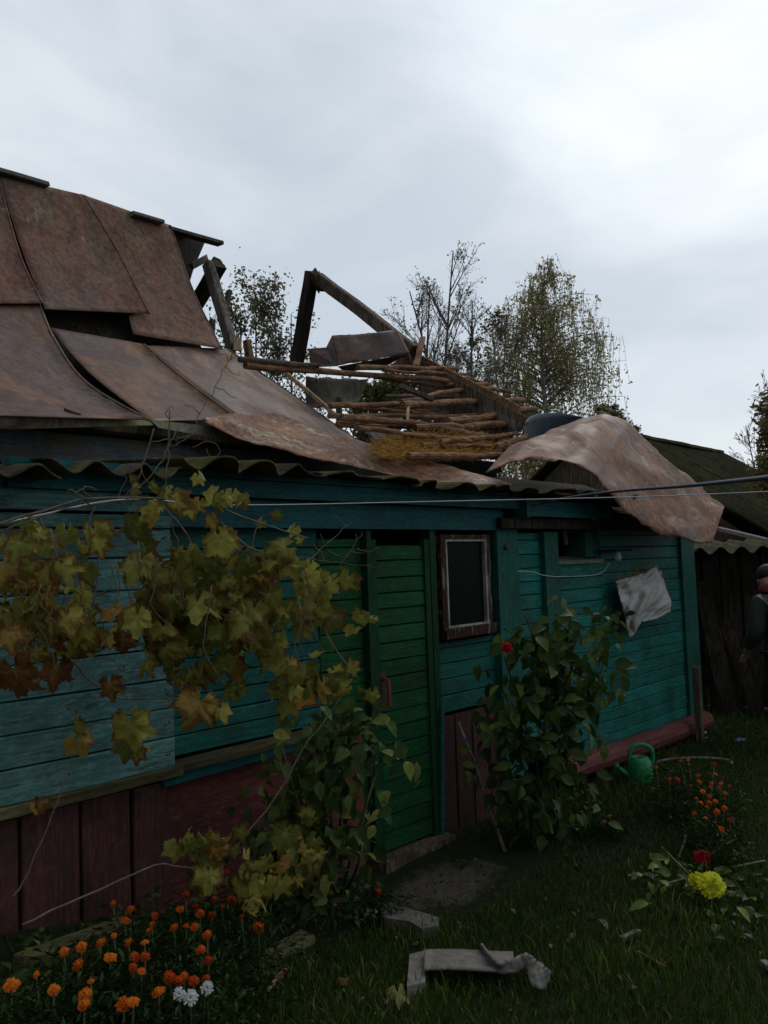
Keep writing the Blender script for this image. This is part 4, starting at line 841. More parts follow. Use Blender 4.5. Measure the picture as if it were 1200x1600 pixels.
# grape vine
vb = aty(30, 1480, -0.35); vine = empty('grape_vine', (float(vb[0]), float(vb[1]), gz(vb[0], vb[1])), 'grape vine with yellowing leaves hung along the left house front', 'vine')
VD = 2.75
stems = MB()
def vd(px): return 2.35+0.55*min(1, max(0, px/540))
def VP(px, py, dd=0): return atd(px, py, vd(px)+dd)
def stem(pts, r0, r1, n=16, dd=0):
    P3 = [VP(*p, dd) for p in pts]; ps = [smoothchain(P3, i/n)+np.array([0.006*noise.noise(Vector((i*.7, p_, r0*1e3))) for p_ in (0, 7, 13)]) for i in range(n+1)]
    stems.tube(ps, [r0+(r1-r0)*i/n for i in range(n+1)], 6)
SP = [([(-40, 830), (60, 800), (140, 780), (250, 778), (330, 788), (400, 815), (480, 840)], .006, .003), ([(-40, 850), (50, 812), (150, 787), (240, 780)], .004, .003), ([(148, 790), (138, 825), (153, 870), (150, 920), (143, 950)], .0035, .002), ([(20, 1400), (35, 1380), (75, 1290), (100, 1225), (120, 1150)], .0035, .002),
      ([(35, 1445), (110, 1410), (190, 1375), (250, 1350), (300, 1357), (330, 1350)], .005, .002), ([(110, 1030), (145, 1065), (190, 1090), (270, 1090), (300, 1085)], .006, .003), ([(190, 1085), (195, 1040)], .003, .002), ([(240, 670), (225, 720), (205, 770), (190, 790)], .003, .002),
      ([(280, 665), (262, 700), (240, 740), (200, 770)], .003, .002), ([(238, 690), (300, 680), (310, 650), (328, 620)], .0028, .0015), ([(265, 640), (262, 720), (255, 800)], .003, .002), ([(330, 620), (350, 575), (362, 560)], .002, .001), ([(300, 700), (330, 690), (345, 705), (330, 715), (322, 700)], .002, .0012),
      ([(480, 880), (510, 850), (545, 820), (560, 812)], .0028, .0012), ([(500, 835), (515, 860), (540, 870), (560, 855)], .0015, .001), ([(460, 870), (540, 880), (585, 885)], .002, .001), ([(330, 800), (380, 850), (430, 870), (480, 900), (500, 960), (520, 1010), (560, 1060)], .005, .003), ([(255, 790), (300, 850), (300, 930), (320, 1000), (310, 1070)], .004, .002),
      ([(60, 805), (90, 870), (100, 940), (60, 1000), (20, 1030)], .004, .002), ([(550, 1060), (520, 1110), (480, 1160), (440, 1230), (380, 1310), (330, 1360)], .004, .003), ([(120, 770), (135, 760), (150, 765)], .002, .002), ([(110, 765), (125, 775), (140, 790)], .003, .002)]
for pts, a, b in SP: stem(pts, a*.8, b*.8)
for i in range(40):   # tendrils and side twigs
    pts, a, b = random.choice(SP[:3]+SP[5:]); q = chain(pts, rnd()); dx, dy = random.uniform(-30, 30), random.uniform(-35, 30)
    stem([(q[0], q[1]), (q[0]+dx*.5+random.uniform(-6, 6), q[1]+dy*.5+random.uniform(-6, 6)), (q[0]+dx, q[1]+dy), (q[0]+dx+random.uniform(-8, 8), q[1]+dy+random.uniform(-8, 8))], .0016, .0008, 8)
for i in range(34):
    px = random.uniform(10, 520); py = random.uniform(800, 960); l = random.uniform(60, 170)
    stem([(px, py), (px+random.uniform(-14, 14), py+l*.33), (px+random.uniform(-22, 22), py+l*.66), (px+random.uniform(-32, 32), py+l)], .0022, .001, 10, dd=random.uniform(-.16, .1))
stems.build('stem', 'vine_stem', vine, smooth=True)
fol = MB()
# clusters: centre px, spread, number, size m, tint mean
CL = [(60, 850, 45, 22, 5, .10, .55), (30, 905, 40, 40, 10, .11, .62), (130, 890, 40, 45, 12, .10, .5), (90, 960, 50, 30, 10, .10, .62), (30, 985, 40, 30, 8, .11, .72), (20, 1060, 25, 28, 5, .11, .95), (110, 1000, 60, 25, 9, .11, .78), (40, 940, 45, 40, 9, .11, .66),
      (250, 770, 15, 15, 3, .07, .5), (225, 765, 25, 10, 4, .05, .55), (265, 805, 30, 18, 5, .08, .6), (340, 790, 22, 30, 6, .07, .5), (370, 775, 12, 15, 3, .06, .5), (222, 855, 14, 28, 3, .11, .15),
      (345, 870, 50, 40, 17, .12, .5), (290, 930, 55, 50, 22, .12, .52), (240, 935, 30, 50, 13, .11, .55), (370, 960, 55, 50, 20, .12, .5), (330, 1010, 50, 40, 14, .12, .5), (400, 920, 45, 50, 18, .11, .52), (455, 900, 40, 35, 14, .10, .55), (460, 960, 40, 45, 18, .11, .5),
      (500, 920, 22, 35, 8, .10, .52), (430, 1010, 40, 35, 12, .10, .5), (470, 1055, 50, 25, 12, .10, .5), (520, 1070, 30, 25, 9, .09, .5), (340, 1055, 25, 20, 5, .10, .5), (420, 830, 22, 20, 4, .06, .5), (555, 975, 12, 18, 4, .07, .45), (585, 965, 8, 8, 2, .05, .5), (455, 1085, 30, 18, 5, .10, .45),
      (290, 1060, 35, 20, 6, .10, .45), (200, 1000, 40, 28, 8, .10, .7), (160, 1010, 30, 15, 4, .09, .75), (270, 1015, 30, 25, 8, .11, .5), (115, 1155, 16, 14, 2, .09, .65), (370, 1085, 10, 20, 3, .05, .5), (60, 1275, 4, 8, 1, .08, .9),
      (280, 1330, 18, 22, 5, .08, .5), (340, 1330, 25, 25, 6, .09, .45), (330, 1380, 18, 22, 4, .12, .5), (400, 1370, 35, 30, 8, .10, .5), (470, 1350, 30, 25, 6, .10, .5), (390, 1390, 30, 20, 5, .10, .65), (480, 1300, 35, 30, 5, .09, .4), (440, 1330, 30, 20, 5, .1, .45),
      (215, 1175, 25, 20, 3, .10, .35), (265, 960, 30, 30, 6, .11, .45), (300, 900, 30, 30, 6, .11, .4)]
for (cx, cy, sx_, sy_, n, s, tn) in CL:
    for i in range(int(n*(.74 if n > 10 else 1.1))):
        px = cx+random.gauss(0, .8)*sx_; py = cy+random.gauss(0, .62)*sy_; dd = random.uniform(-.10, .14)
        p = VP(px, py, dd); f = tocam+Vector((random.gauss(0, .55), random.gauss(0, .55), random.gauss(.15, .45)))
        r, d, nn = orient(f, 0, random.gauss(0, .5)); sz = s*random.uniform(.34, .72)*0.92
        t = min(1, max(0, random.gauss(tn-.09, .2))); put_leaf(fol, Vector(p)-d*sz*0.5, r, d, nn, sz, t, curl=random.uniform(.2, .9), edge=random.uniform(-.25, .02)+max(0, tn-.6)*.5)
# hand placed large leaves
for (px, py, s, t, sp) in ((203, 1150, .088, .56, .1), (312, 1118, .082, .80, -.5), (22, 1068, .08, .97, .3), (172, 1090, .05, .97, .2), (98, 905, .06, .6, .4), (105, 985, .06, .72, .3), (325, 1385, .062, .55, 0), (380, 985, .085, .5, .4), (395, 975, .07, .45, -.3), (215, 985, .058, .62, 0), (345, 865, .07, .55, .2), (275, 805, .055, .68, 1.2), (155, 868, .048, .6, .2), (65, 1275, .035, .95, 0), (15, 1010, .06, .8, .2), (60, 855, .04, .55, 1.), (345, 1130, .045, .66, .3)):
    p = VP(px, py-22, -.12); f = tocam+Vector((random.gauss(0, .2), random.gauss(0, .2), random.gauss(.1, .2))); r, d, nn = orient(f, 0, sp)
    put_leaf(fol, p, r, d, nn, s, t, curl=.35, edge=-.02+max(0, t-.6)*.4)
fol.build('foliage', 'vine_leaf', vine, smooth=True)

# leafy bushes (dahlias)
def bush(base_px, label, blobs, stems_px, depth, leafs=(.07, .11), tintmu=.4, flower=None, cat='plant', name='dahlia_bush'):
    b = gp(*base_px); o = empty(name, (float(b[0]), float(b[1]), gz(b[0], b[1])), label, cat)
    for pts in stems_px:
        m = MB()
        P3 = [np.array(b)+(np.random.rand(3)-.5)*.12*np.array((1, 1, 0))]+[atd(px, py, depth+random.uniform(-.1, .1)) for px, py in pts]
        ps = [smoothchain(P3, i/12) for i in range(13)]; m.tube(ps, [.010-.007*i/12 for i in range(13)], 6); m.build('stem', 'bush_stem', o, smooth=True)
    f_ = MB()
    for (cx, cy, sx_, sy_, n) in blobs:
        for i in range(int(n*1.35)):
            a = rnd()*6.28; rr = min(1.5, abs(random.gauss(0, .72))); px = cx+math.cos(a)*sx_*rr; py = cy+math.sin(a)*sy_*rr; p = atd(px, py, depth+random.uniform(-.22, .22))
            f = Vector((random.gauss(0, .7), random.gauss(0, .7), 0))+tocam*.7+Vector((0, 0, random.uniform(0, 1.1))); r, d, nn = orient(f, 0, random.gauss(0, 1.0))
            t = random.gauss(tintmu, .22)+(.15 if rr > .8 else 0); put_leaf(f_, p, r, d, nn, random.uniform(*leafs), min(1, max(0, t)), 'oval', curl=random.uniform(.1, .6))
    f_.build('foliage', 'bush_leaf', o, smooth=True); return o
def bloom(m, c, nrm, r, rings=5, pet=13, cup=.5, wid=1.0):
    c = Vector(c); nrm = Vector(nrm).normalized(); q = nrm.to_track_quat('Z', 'Y').to_matrix()
    for k in range(rings):
        f = 1-k/rings*.75; R0 = r*f; lift = r*cup*(k/rings)**1.0*1.1
        for i in range(pet-k):
            a = 6.283*(i+rnd()*.5)/(pet-k)+k*.4; w = R0*.42*wid*random.uniform(.8, 1.2); u = Vector((math.cos(a), math.sin(a), 0)); v = Vector((-u.y, u.x, 0)); l = R0*random.uniform(.88, 1.08)
            tl = random.uniform(-.1, .15)*r
            vs = [u*l*.12+Vector((0, 0, lift)), u*l*.6+v*w*.5+Vector((0, 0, lift+r*.12+.2*r*k/rings)), u*l*1.0+v*w*.38+Vector((0, 0, lift+tl)), u*l*.93+Vector((0, 0, lift+tl+r*.08)), u*l*1.0-v*w*.38+Vector((0, 0, lift+tl)), u*l*.6-v*w*.5+Vector((0, 0, lift+r*.12+.2*r*k/rings))]
            t = random.random()*.5+.5*(k/rings); m.add([c+q @ x for x in vs], [(0, 1, 3, 5), (1, 2, 3), (3, 4, 5)], [(t, .3, 0)]*6)
o1 = bush((520, 1400), 'large leafy bush growing left of the green door', [(500, 1150, 70, 55, 60), (560, 1120, 50, 30, 28), (520, 1210, 90, 50, 95), (480, 1270, 75, 50, 85), (530, 1300, 60, 50, 60), (450, 1320, 60, 45, 45), (430, 1370, 60, 40, 40), (500, 1350, 50, 40, 40), (545, 1170, 50, 40, 40), (470, 1400, 60, 30, 30)],
     [[(530, 1300), (545, 1150), (560, 1110)], [(520, 1300), (500, 1180), (500, 1110)], [(560, 1300), (590, 1200), (610, 1160)], [(480, 1300), (450, 1200), (440, 1160)], [(500, 1350), (430, 1320), (400, 1300)], [(560, 1350), (570, 1290), (580, 1250)]], 3.65, (.05, .095), .42)
m = MB()
for (px, py, s, a, t) in ((625, 1175, .085, -1.0, .4), (595, 1125, .08, -1.5, .85), (440, 1148, .075, 1.3, .95), (545, 1255, .07, 0, .75), (500, 1235, .08, .1, .55), (600, 1270, .07, -1.2, .4), (580, 1300, .06, -.5, .9), (455, 1330, .07, .2, 1.)):
    p = atd(px, py, 3.4); r, d, nn = orient(tocam+Vector((0, 0, .5)), 0, a); m = MB(); put_leaf(m, Vector(p)-d*s*.5, r, d, nn, s, t, 'oval'); m.build('leaf', 'bush_leaf', o1, smooth=True)
o2 = bush((850, 1310), 'tall dahlia bush with one red bloom growing in front of the annex', [(835, 1010, 45, 30, 30), (890, 975, 25, 30, 24), (800, 1000, 30, 22, 12), (870, 1040, 60, 40, 60), (920, 1060, 45, 35, 45), (830, 1090, 75, 50, 80), (890, 1110, 60, 45, 60), (820, 1160, 75, 50, 75), (870, 1180, 55, 40, 45), (810, 1230, 75, 40, 60), (850, 1270, 70, 35, 55), (945, 965, 15, 15, 7), (950, 1000, 12, 20, 7), (780, 1130, 40, 50, 30)],
     [[(850, 1200), (850, 1080), (825, 970), (805, 955)], [(860, 1200), (870, 1080), (885, 955)], [(870, 1200), (900, 1100), (940, 1060)], [(840, 1200), (810, 1100), (790, 1030), (785, 1015)], [(870, 1180), (930, 1080), (950, 990), (955, 950)], [(830, 1220), (780, 1150)]], 4.75, (.07, .115), .36)
m = MB(); p = atd(792, 1012, 4.5); bloom(m, p, tocam+Vector((0, 0, .5)), .034, 5, 12, .7); m.build('bloom', 'red', o2)
for i, (x, y) in enumerate(((950, 945), (1002, 962), (1008, 975), (975, 985), (985, 960))):
    pass
m = MB()
for (px, py, s, a, t) in ((963, 960, .09, -1.2, .35), (985, 958, .08, -1.45, .2), (960, 982, .08, -1.0, .4), (945, 950, .06, -.6, .8), (940, 1000, .07, .2, .7), (950, 1008, .07, -.2, .8)):
    p = aty(px, py, -.2); r, d, nn = orient(tocam+Vector((0, 0, .6)), 0, a); m = MB(); put_leaf(m, Vector(p)-d*s*.5, r, d, nn, s, t, 'oval', curl=.5); m.build('leaf', 'bush_leaf', o2, smooth=True)

# ground plants
def clump(px, py, rx, ry, n, s, label, name='low_plant', mat='bush_leaf', mu=.45, h=.12, cat='plant'):
    b = gp(px, py); o = empty(name, (float(b[0]), float(b[1]), gz(b[0], b[1])), label, cat); m = MB(); st = MB()
    for i in range(n):
        a = rnd()*6.28; rr = math.sqrt(rnd()); q = gp(px+math.cos(a)*rx*rr, py+math.sin(a)*ry*rr, rnd()*h); f = Vector((random.gauss(0, .5), random.gauss(0, .5), 1.2)); r, d, nn = orient(f, 0, rnd()*6.28)
        put_leaf(m, q, r, d, nn, s*random.uniform(.6, 1.2), min(1, max(0, random.gauss(mu, .25))), 'oval', curl=.4)
        st.tube([(q[0]*.8+b[0]*.2, q[1]*.8+b[1]*.2, gz(q[0], q[1])-.01), q], [.0025, .0015], 4)
    m.build('foliage', mat, o, smooth=True); return o
clump(880, 1260, 60, 60, 120, .05, 'low leafy weeds at the foot of the tall dahlia bush', mu=.3)
clump(560, 1400, 50, 40, 90, .04, 'low weeds with one orange flower between the slabs', mu=.5)
clump(250, 1405, 110, 22, 60, .045, 'thin weeds growing along the maroon boards', mu=.4)
clump(55, 1505, 40, 60, 70, .045, 'weeds behind the marigolds in the lower left corner', mu=.4)
clump(1170, 1420, 60, 60, 60, .06, 'low round leaved plant at the right edge of the lawn', mu=.25, h=.08)
clump(720, 1380, 70, 40, 60, .03, 'small weeds beside the trodden earth at the door', mu=.2, h=.06)
for (px, py, s_z, lb) in ((918, 1426, .10, 'larger pale limp leaf lying on the middle of the lawn'), (937, 1437, .07, 'smaller pale limp leaf touching the larger one on the lawn'), (886, 1336, .07, 'upper pale leaf lying below the tall dahlia bush'), (900, 1352, .06, 'lower pale leaf lying below the tall dahlia bush')):
    p = gp(px, py, .04); m = MB(); r, d, nn = orient(Vector((random.gauss(0, .3), random.gauss(0, .3), 1)), 0, rnd()*6.28); put_leaf(m, p, r, d, nn, s_z, .97, 'oval', curl=.5); tag(m.build('fallen_leaf', 'fallen', origin=tuple(map(float, p)), smooth=True), lb, 'leaf')

# cut dahlias lying on the lawn
pile = gp(1090, 1385); cut = empty('cut_dahlias', (float(pile[0]), float(pile[1]), float(pile[2])), 'heap of cut dahlias with a yellow and a crimson bloom on the lawn', 'cut flowers')
m = MB(); s_ = MB()
for i in range(95):
    px = random.uniform(995, 1170); py = 1375+random.gauss(0, 26)-abs(px-1085)*.08; p = gp(px, py, random.uniform(.02, .10)); r, d, nn = orient(Vector((random.gauss(0, .6), random.gauss(0, .6), 1)), 0, rnd()*6.28); put_leaf(m, p, r, d, nn, random.uniform(.05, .10), min(1, max(0, random.gauss(.62, .28))), 'oval', curl=.4)
for a, b in (((1085, 1350), (1150, 1310)), ((1120, 1360), (1195, 1345)), ((1060, 1340), (1075, 1300)), ((1010, 1390), (1080, 1370)), ((1030, 1320), (1090, 1380))):
    s_ = MB(); s_.tube([gp(*a, .06), gp((a[0]+b[0])/2, (a[1]+b[1])/2, .09), gp(*b, .05)], .006, 6); s_.build('stem', 'bush_stem', cut, smooth=True)
m.build('foliage', 'bush_leaf', cut, smooth=True)
m = MB(); c = gp(1112, 1383, .10); bloom(m, c, tocam+Vector((0, 0, .8)), .066, 6, 15, .5); c = gp(1089, 1375, .10); bloom(m, c, tocam+Vector((-.5, 0, .3)), .042, 4, 12, .5); m.build('bloom', 'yellow', cut, label='bright yellow bloom')
m = MB(); c = gp(1097, 1340, .09); bloom(m, c, tocam+Vector((0, 0, .8)), .046, 6, 14, .8); m.build('bloom', 'red', cut, label='crimson bloom')

# marigolds : each plant a thing with its own blooms
MG1 = [(18, 1540, 1.15), (84, 1547, .95), (122, 1508, .95), (100, 1487, .7), (127, 1480, .9), (158, 1474, .9), (57, 1523, .6), (172, 1497, 1.1), (196, 1440, .9), (204, 1422, .9), (178, 1462, .5), (201, 1473, .8), (226, 1473, .8), (211, 1495, .9), (227, 1495, .8), (208, 1512, .7), (221, 1518, .7), (133, 1555, .95), (131, 1570, .95), (193, 1570, 1.05), (208, 1566, .9), (248, 1551, 1.0), (242, 1431, .8), (238, 1445, .7), (233, 1455, .7), (290, 1398, .8), (281, 1421, .8), (305, 1417, .7), (313, 1428, .9), (331, 1430, .8), (272, 1450, .8), (291, 1448, .7), (304, 1449, .8), (324, 1461, .85), (314, 1485, .8), (326, 1502, .9), (347, 1417, .7), (361, 1407, .9), (378, 1412, .9), (360, 1384, .7), (353, 1363, .8), (377, 1432, .5), (404, 1449, 1.0), (420, 1393, .8), (265, 1527, .9), (279, 1533, .8), (287, 1527, .8), (303, 1533, .8), (322, 1529, .6), (142, 1534, .5), (177, 1412, .6), (392, 1403, .7), (335, 1405, .6)]
MG2 = [(1046, 1218, .8), (1058, 1219, .9), (1025, 1199, .8), (1078, 1228, .6), (1090, 1212, .8), (1093, 1222, .9), (1118, 1210, .8), (1112, 1225, .8), (1098, 1237, .9), (1110, 1230, .6), (1126, 1225, .7), (1124, 1232, .8), (1133, 1240, .8), (1095, 1255, .9), (1108, 1255, .9), (1118, 1252, .9), (1120, 1269, 1.), (1132, 1263, .9), (1104, 1262, .8), (1141, 1282, 1.), (1085, 1271, .8), (1102, 1279, .7), (1127, 1296, 1.), (1116, 1194, .8), (1075, 1187, .7), (1062, 1190, .6), (1140, 1228, .6), (1108, 1245, .8), (1088, 1248, .7)]
protoM = []
for k in range(6):
    m = MB(); bloom(m, (0, 0, 0), (0, 0, 1), .0178, 5+k % 2, 10+k % 3, (.35, .5, .6, .55, .7, .8)[k], (1.1, 1.3, .9)[k % 3]); m.t = [(min(1, max(0, t[0]*.5+.62-.14*k)), .3, 0) for t in m.t]; o = m.build('bloom', 'orange'); protoM.append(o.data); COL.objects.unlink(o)
def marigold_plants(flowers, plants, h, group, scale):
    pl = []
    for (px, py, label, rx) in plants:
        b = gp(px, py, h); g = gz(b[0], b[1]); e = empty('marigold_plant', (float(b[0]), float(b[1]), float(g)), label, 'marigold', group); pl.append((e, b, [], px, py))
    for (px, py, s) in flowers:
        k = min(pl, key=lambda q: (q[3]-px)**2+((q[4]-py)*1.6)**2); p = gp(px, py, h); k[2].append(p)
        o = bpy.data.objects.new('bloom', protoM[min(5, max(0, int((px/85 if px < 500 else 2.5)+random.gauss(.2, 1.0))))]); COL.objects.link(o); o.parent = k[0]; o.location = tuple(float(v) for v in p-np.array(k[0].location))
        f = Vector((random.gauss(0, .35), random.gauss(0, .35), .75))+tocam*.6; o.rotation_euler = f.to_track_quat('Z', 'Y').to_euler(); sc = s*scale*random.uniform(.92, 1.08); o.scale = (sc, sc, sc)
    for (e, b, fl, px, py) in pl:
        m = MB(); base = Vector(e.location)
        for p in fl:
            q = Vector(p); mid = (base+q)/2+Vector((q.x-base.x, q.y-base.y, 0))*.25; m.tube([base, mid, q-Vector((0, 0, .006))], [.004, .003, .0025], 5)
        if fl: m.build('stem', 'bush_stem', e, smooth=True)
        m = MB(); pts = fl+[b]
        for i in range(420+120*len(fl)):
            p = np.array(random.choice(pts)); q = p+np.array((random.gauss(0, .07), random.gauss(0, .07), -random.uniform(.015, h*.9))); a = rnd()*6.28; d = Vector((math.cos(a), math.sin(a), random.uniform(-.3, .9))).normalized(); w = d.cross(Vector((rnd(), rnd(), .5))).normalized(); l = random.uniform(.02, .045); q = Vector(q)
            m.cur = (rnd(), .3, 0); m.add([q, q+d*l*.5+w*l*.14, q+d*l, q+d*l*.5-w*l*.14], [(0, 1, 2, 3)])
        m.build('foliage', 'mg_leaf', e)
marigold_plants(MG1, [(20, 1550, 'marigold plant in the lower left corner with one big orange bloom', 1), (90, 1535, 'marigold plant second from the left edge with spaced orange blooms', 1), (128, 1480, 'marigold plant with pale orange blooms before the mossy board', 1), (180, 1500, 'marigold plant near the middle left of the bed', 1), (135, 1565, 'marigold plant at the front with two stacked blooms', 1), (200, 1570, 'front marigold plant with twin bright orange blooms', 1),
    (200, 1432, 'rear marigold plant by the maroon boards', 1), (238, 1446, 'slim marigold plant beside the corner of the maroon boards', 1), (218, 1498, 'marigold plant crowded with small red orange blooms', 1), (250, 1548, 'front marigold plant with one deep red orange bloom left of the daisies', 1), (292, 1530, 'marigold plant just above the white daisies', 1), (300, 1415, 'rear marigold plant below the red panel', 1), (290, 1450, 'marigold plant in the middle of the bed', 1), (322, 1480, 'marigold plant at the right side of the bed', 1), (362, 1400, 'marigold plant under the hanging vine leaves', 1), (405, 1430, 'rightmost marigold plant of the large bed by the bush', 1)],
    .27, 'marigold plants in the bed along the house', 1.02)
marigold_plants(MG2, [(1040, 1222, 'marigold plant nearest the watering can', 1), (1095, 1215, 'marigold plant in front of the broken hoop', 1), (1120, 1235, 'right rear plant of the small marigold patch', 1), (1105, 1262, 'densest marigold plant of the small right patch', 1), (1130, 1285, 'nearest marigold plant of the small patch above the cut dahlias', 1)], .25, 'marigold plants in the small patch by the watering can', 1.05)
marigold_plants([(953, 1276, .9), (944, 1284, .6)], [(950, 1280, 'lone small marigold on the lawn between bush and small patch', 1)], .10, None, 1.)
marigold_plants([(591, 1393, .9)], [(590, 1398, 'lone orange marigold beside the narrow slab', 1)], .12, None, 1.)
# daisies
for i, (px, py, s, lb) in enumerate(((280, 1553, .017, 'leftmost of the three white daisies'), (298, 1559, .020, 'largest lowest white daisy in the bed'), (324, 1544, .018, 'rightmost of the three white daisies'))):
    b = gp(px, py); c = gp(px, py, .27); e = empty('daisy', (float(c[0]), float(c[1]), gz(c[0], c[1])), lb, 'daisy', 'white daisies in front of the marigolds'); m = MB(); bloom(m, c, tocam+Vector((0, 0, .6)), s, 2, 13, .2, .8); m.build('bloom', 'daisy', e)
    m = MB(); m.tube([e.location, c], .002, 5); m.build('stem', 'bush_stem', e)
# single fallen leaves
for i, (px, py, s, t, lb) in enumerate(((545, 1528, .05, .2, 'brown curled leaf on the grass left of the cement sheet'), (572, 1560, .03, .45, 'small tan leaf below the brown curled leaf'), (621, 1551, .055, .85, 'yellow green fallen grape leaf below the cement piece'), (620, 1467, .022, .85, 'small yellow leaf in the grass above the cement piece'), (963, 1522, .035, .1, 'brown leaf on the right of the lawn'), (988, 1545, .035, .15, 'second brown leaf beside the first on the right lawn'), (1180, 1245, .03, .6, 'pale leaf on the grass right of the small marigold patch'), (1145, 1229, .03, .5, 'tan leaf tucked beside the small marigold patch'), (800, 1420, .03, .6, 'pale leaf on the grass right of the trodden earth'), (860, 1475, .025, .6, 'thin pale leaf on the lawn above the curled cement rim'))):
    p = gp(px, py, .04); m = MB(); r, d, nn = orient(Vector((random.gauss(0, .3), random.gauss(0, .3), 1)), 0, rnd()*6.28); put_leaf(m, p, r, d, nn, s, t, 'grape' if s > .04 else 'oval', curl=.5); tag(m.build('fallen_leaf', 'fallen', origin=tuple(map(float, p)), smooth=True), lb, 'leaf')

# ================================================================== GRASS
def grass():
    n = 190000; rs = np.random.RandomState(3)
    # blades spread over the yard in front of the camera, thicker near it
    d = 1.6+9.5*rs.rand(n)**1.5; u = (rs.rand(n)-.5)*1.25
    x = CAM[0]+FW[0]*d+RT[0]*u*d; y = CAM[1]+FW[1]*d+RT[1]*u*d
    k = (y < -0.10) | (x > X_E1+0.1)
    pat = ((x-3.4)/.75)**2+((y+.45)/.38)**2; k &= (pat > 0.7+0.8*rs.rand(n))
    k &= ~((x < 3.0) & (y > -0.65) & (rs.rand(n) < .75))
    x, y, d = x[k], y[k], d[k]; n = len(x); z = np.array([gz(a, b) for a, b in zip(x, y)])
    den = np.array([noise.noise(Vector((a*1.6, b*1.6, 9))) for a, b in zip(x, y)])
    h = (.022+.045*rs.rand(n)**1.5)*(1+.9*np.clip(den, -.5, .7)); tall = rs.rand(n) < .03; h[tall] *= 1.9
    a = rs.rand(n)*6.283; w = (.0013+.0012*rs.rand(n))*(1+d*.12); lean = rs.rand(n)*.9*h; b = rs.rand(n)*6.283
    dx, dy = np.cos(a)*w, np.sin(a)*w; lx, ly = np.cos(b)*lean, np.sin(b)*lean
    V = np.zeros((n, 5, 3)); V[:, 0] = np.c_[x-dx, y-dy, z-.005]; V[:, 1] = np.c_[x+dx, y+dy, z-.005]; V[:, 2] = np.c_[x+dx*.8+lx*.35, y+dy*.8+ly*.35, z+h*.6]; V[:, 3] = np.c_[x-dx*.8+lx*.35, y-dy*.8+ly*.35, z+h*.6]; V[:, 4] = np.c_[x+lx, y+ly, z+h*.95]
    me = bpy.data.meshes.new('grass'); base = np.arange(n)*5
    q = np.c_[base, base+1, base+2, base+3]; tr = np.c_[base+3, base+2, base+4]
    me.vertices.add(n*5); me.vertices.foreach_set('co', V.reshape(-1)); me.loops.add(n*7)
    li = np.concatenate([q.reshape(-1), tr.reshape(-1)]); me.loops.foreach_set('vertex_index', li.astype(np.int32)); me.polygons.add(n*2)
    me.polygons.foreach_set('loop_start', np.concatenate([np.arange(n)*4, n*4+np.arange(n)*3]).astype(np.int32)); me.update(calc_edges=True); me.validate()
    ca = me.color_attributes.new('tint', 'FLOAT_COLOR', 'POINT'); t = np.clip(rs.rand(n)*.8+den*.3+.05, 0, 1); t[rs.rand(n) < .025] = 1.0
    C = np.ones((n, 5, 4), dtype=np.float32); C[:, :, 0] = t[:, None]; C[:, :, 1] = .3; C[:, :, 2] = 0; ca.data.foreach_set('color', C.reshape(-1)); me.materials.append(MT['grass'])
    o = bpy.data.objects.new('grass', me); COL.objects.link(o); tag(o, 'rough dark green grass covering the yard in front of the house', 'grass', kind='stuff')
grass()

def litter():
    m = MB(); w = MB()
    for i in range(620):
        d = 1.8+6.5*rnd(); u = (rnd()-.5)*1.2; q = CAM+FW*d+RT*u*d; x, y = float(q[0]), float(q[1])
        if y > -0.1 and x < X_E1+.1: continue
        p = (x, y, gz(x, y)+random.uniform(.01, .04)); r, dn, nn = orient(Vector((random.gauss(0, .4), random.gauss(0, .4), 1)), 0, rnd()*6.28)
        put_leaf(m, p, r, dn, nn, random.uniform(.008, .028), rnd()*.9, 'oval', curl=.6)
    tag(m.build('leaf_litter', 'fallen', smooth=True), 'tiny brown and tan leaf litter scattered through the grass', 'leaf litter', kind='stuff')
    for i in range(420):
        d = 1.8+6.0*rnd(); u = (rnd()-.5)*1.2; q = CAM+FW*d+RT*u*d; x, y = float(q[0]), float(q[1])
        if (y > -0.15 and x < X_E1+.1) or noise.noise(Vector((x*.8, y*.8, 4))) < -.02: continue
        for k in range(random.randint(3, 7)):
            a = rnd()*6.28; p = (x+math.cos(a)*.02, y+math.sin(a)*.02, gz(x, y)+.012); r, dn, nn = orient(Vector((math.cos(a)*.5, math.sin(a)*.5, 1)), 0, rnd()*6.28)
            put_leaf(w, p, r, dn, nn, random.uniform(.018, .045), min(1, max(0, random.gauss(.45, .25))), 'oval', curl=.3)
    tag(w.build('weeds', 'bush_leaf', smooth=True), 'broad leaved weeds growing all through the lawn', 'weeds', kind='stuff')
litter()

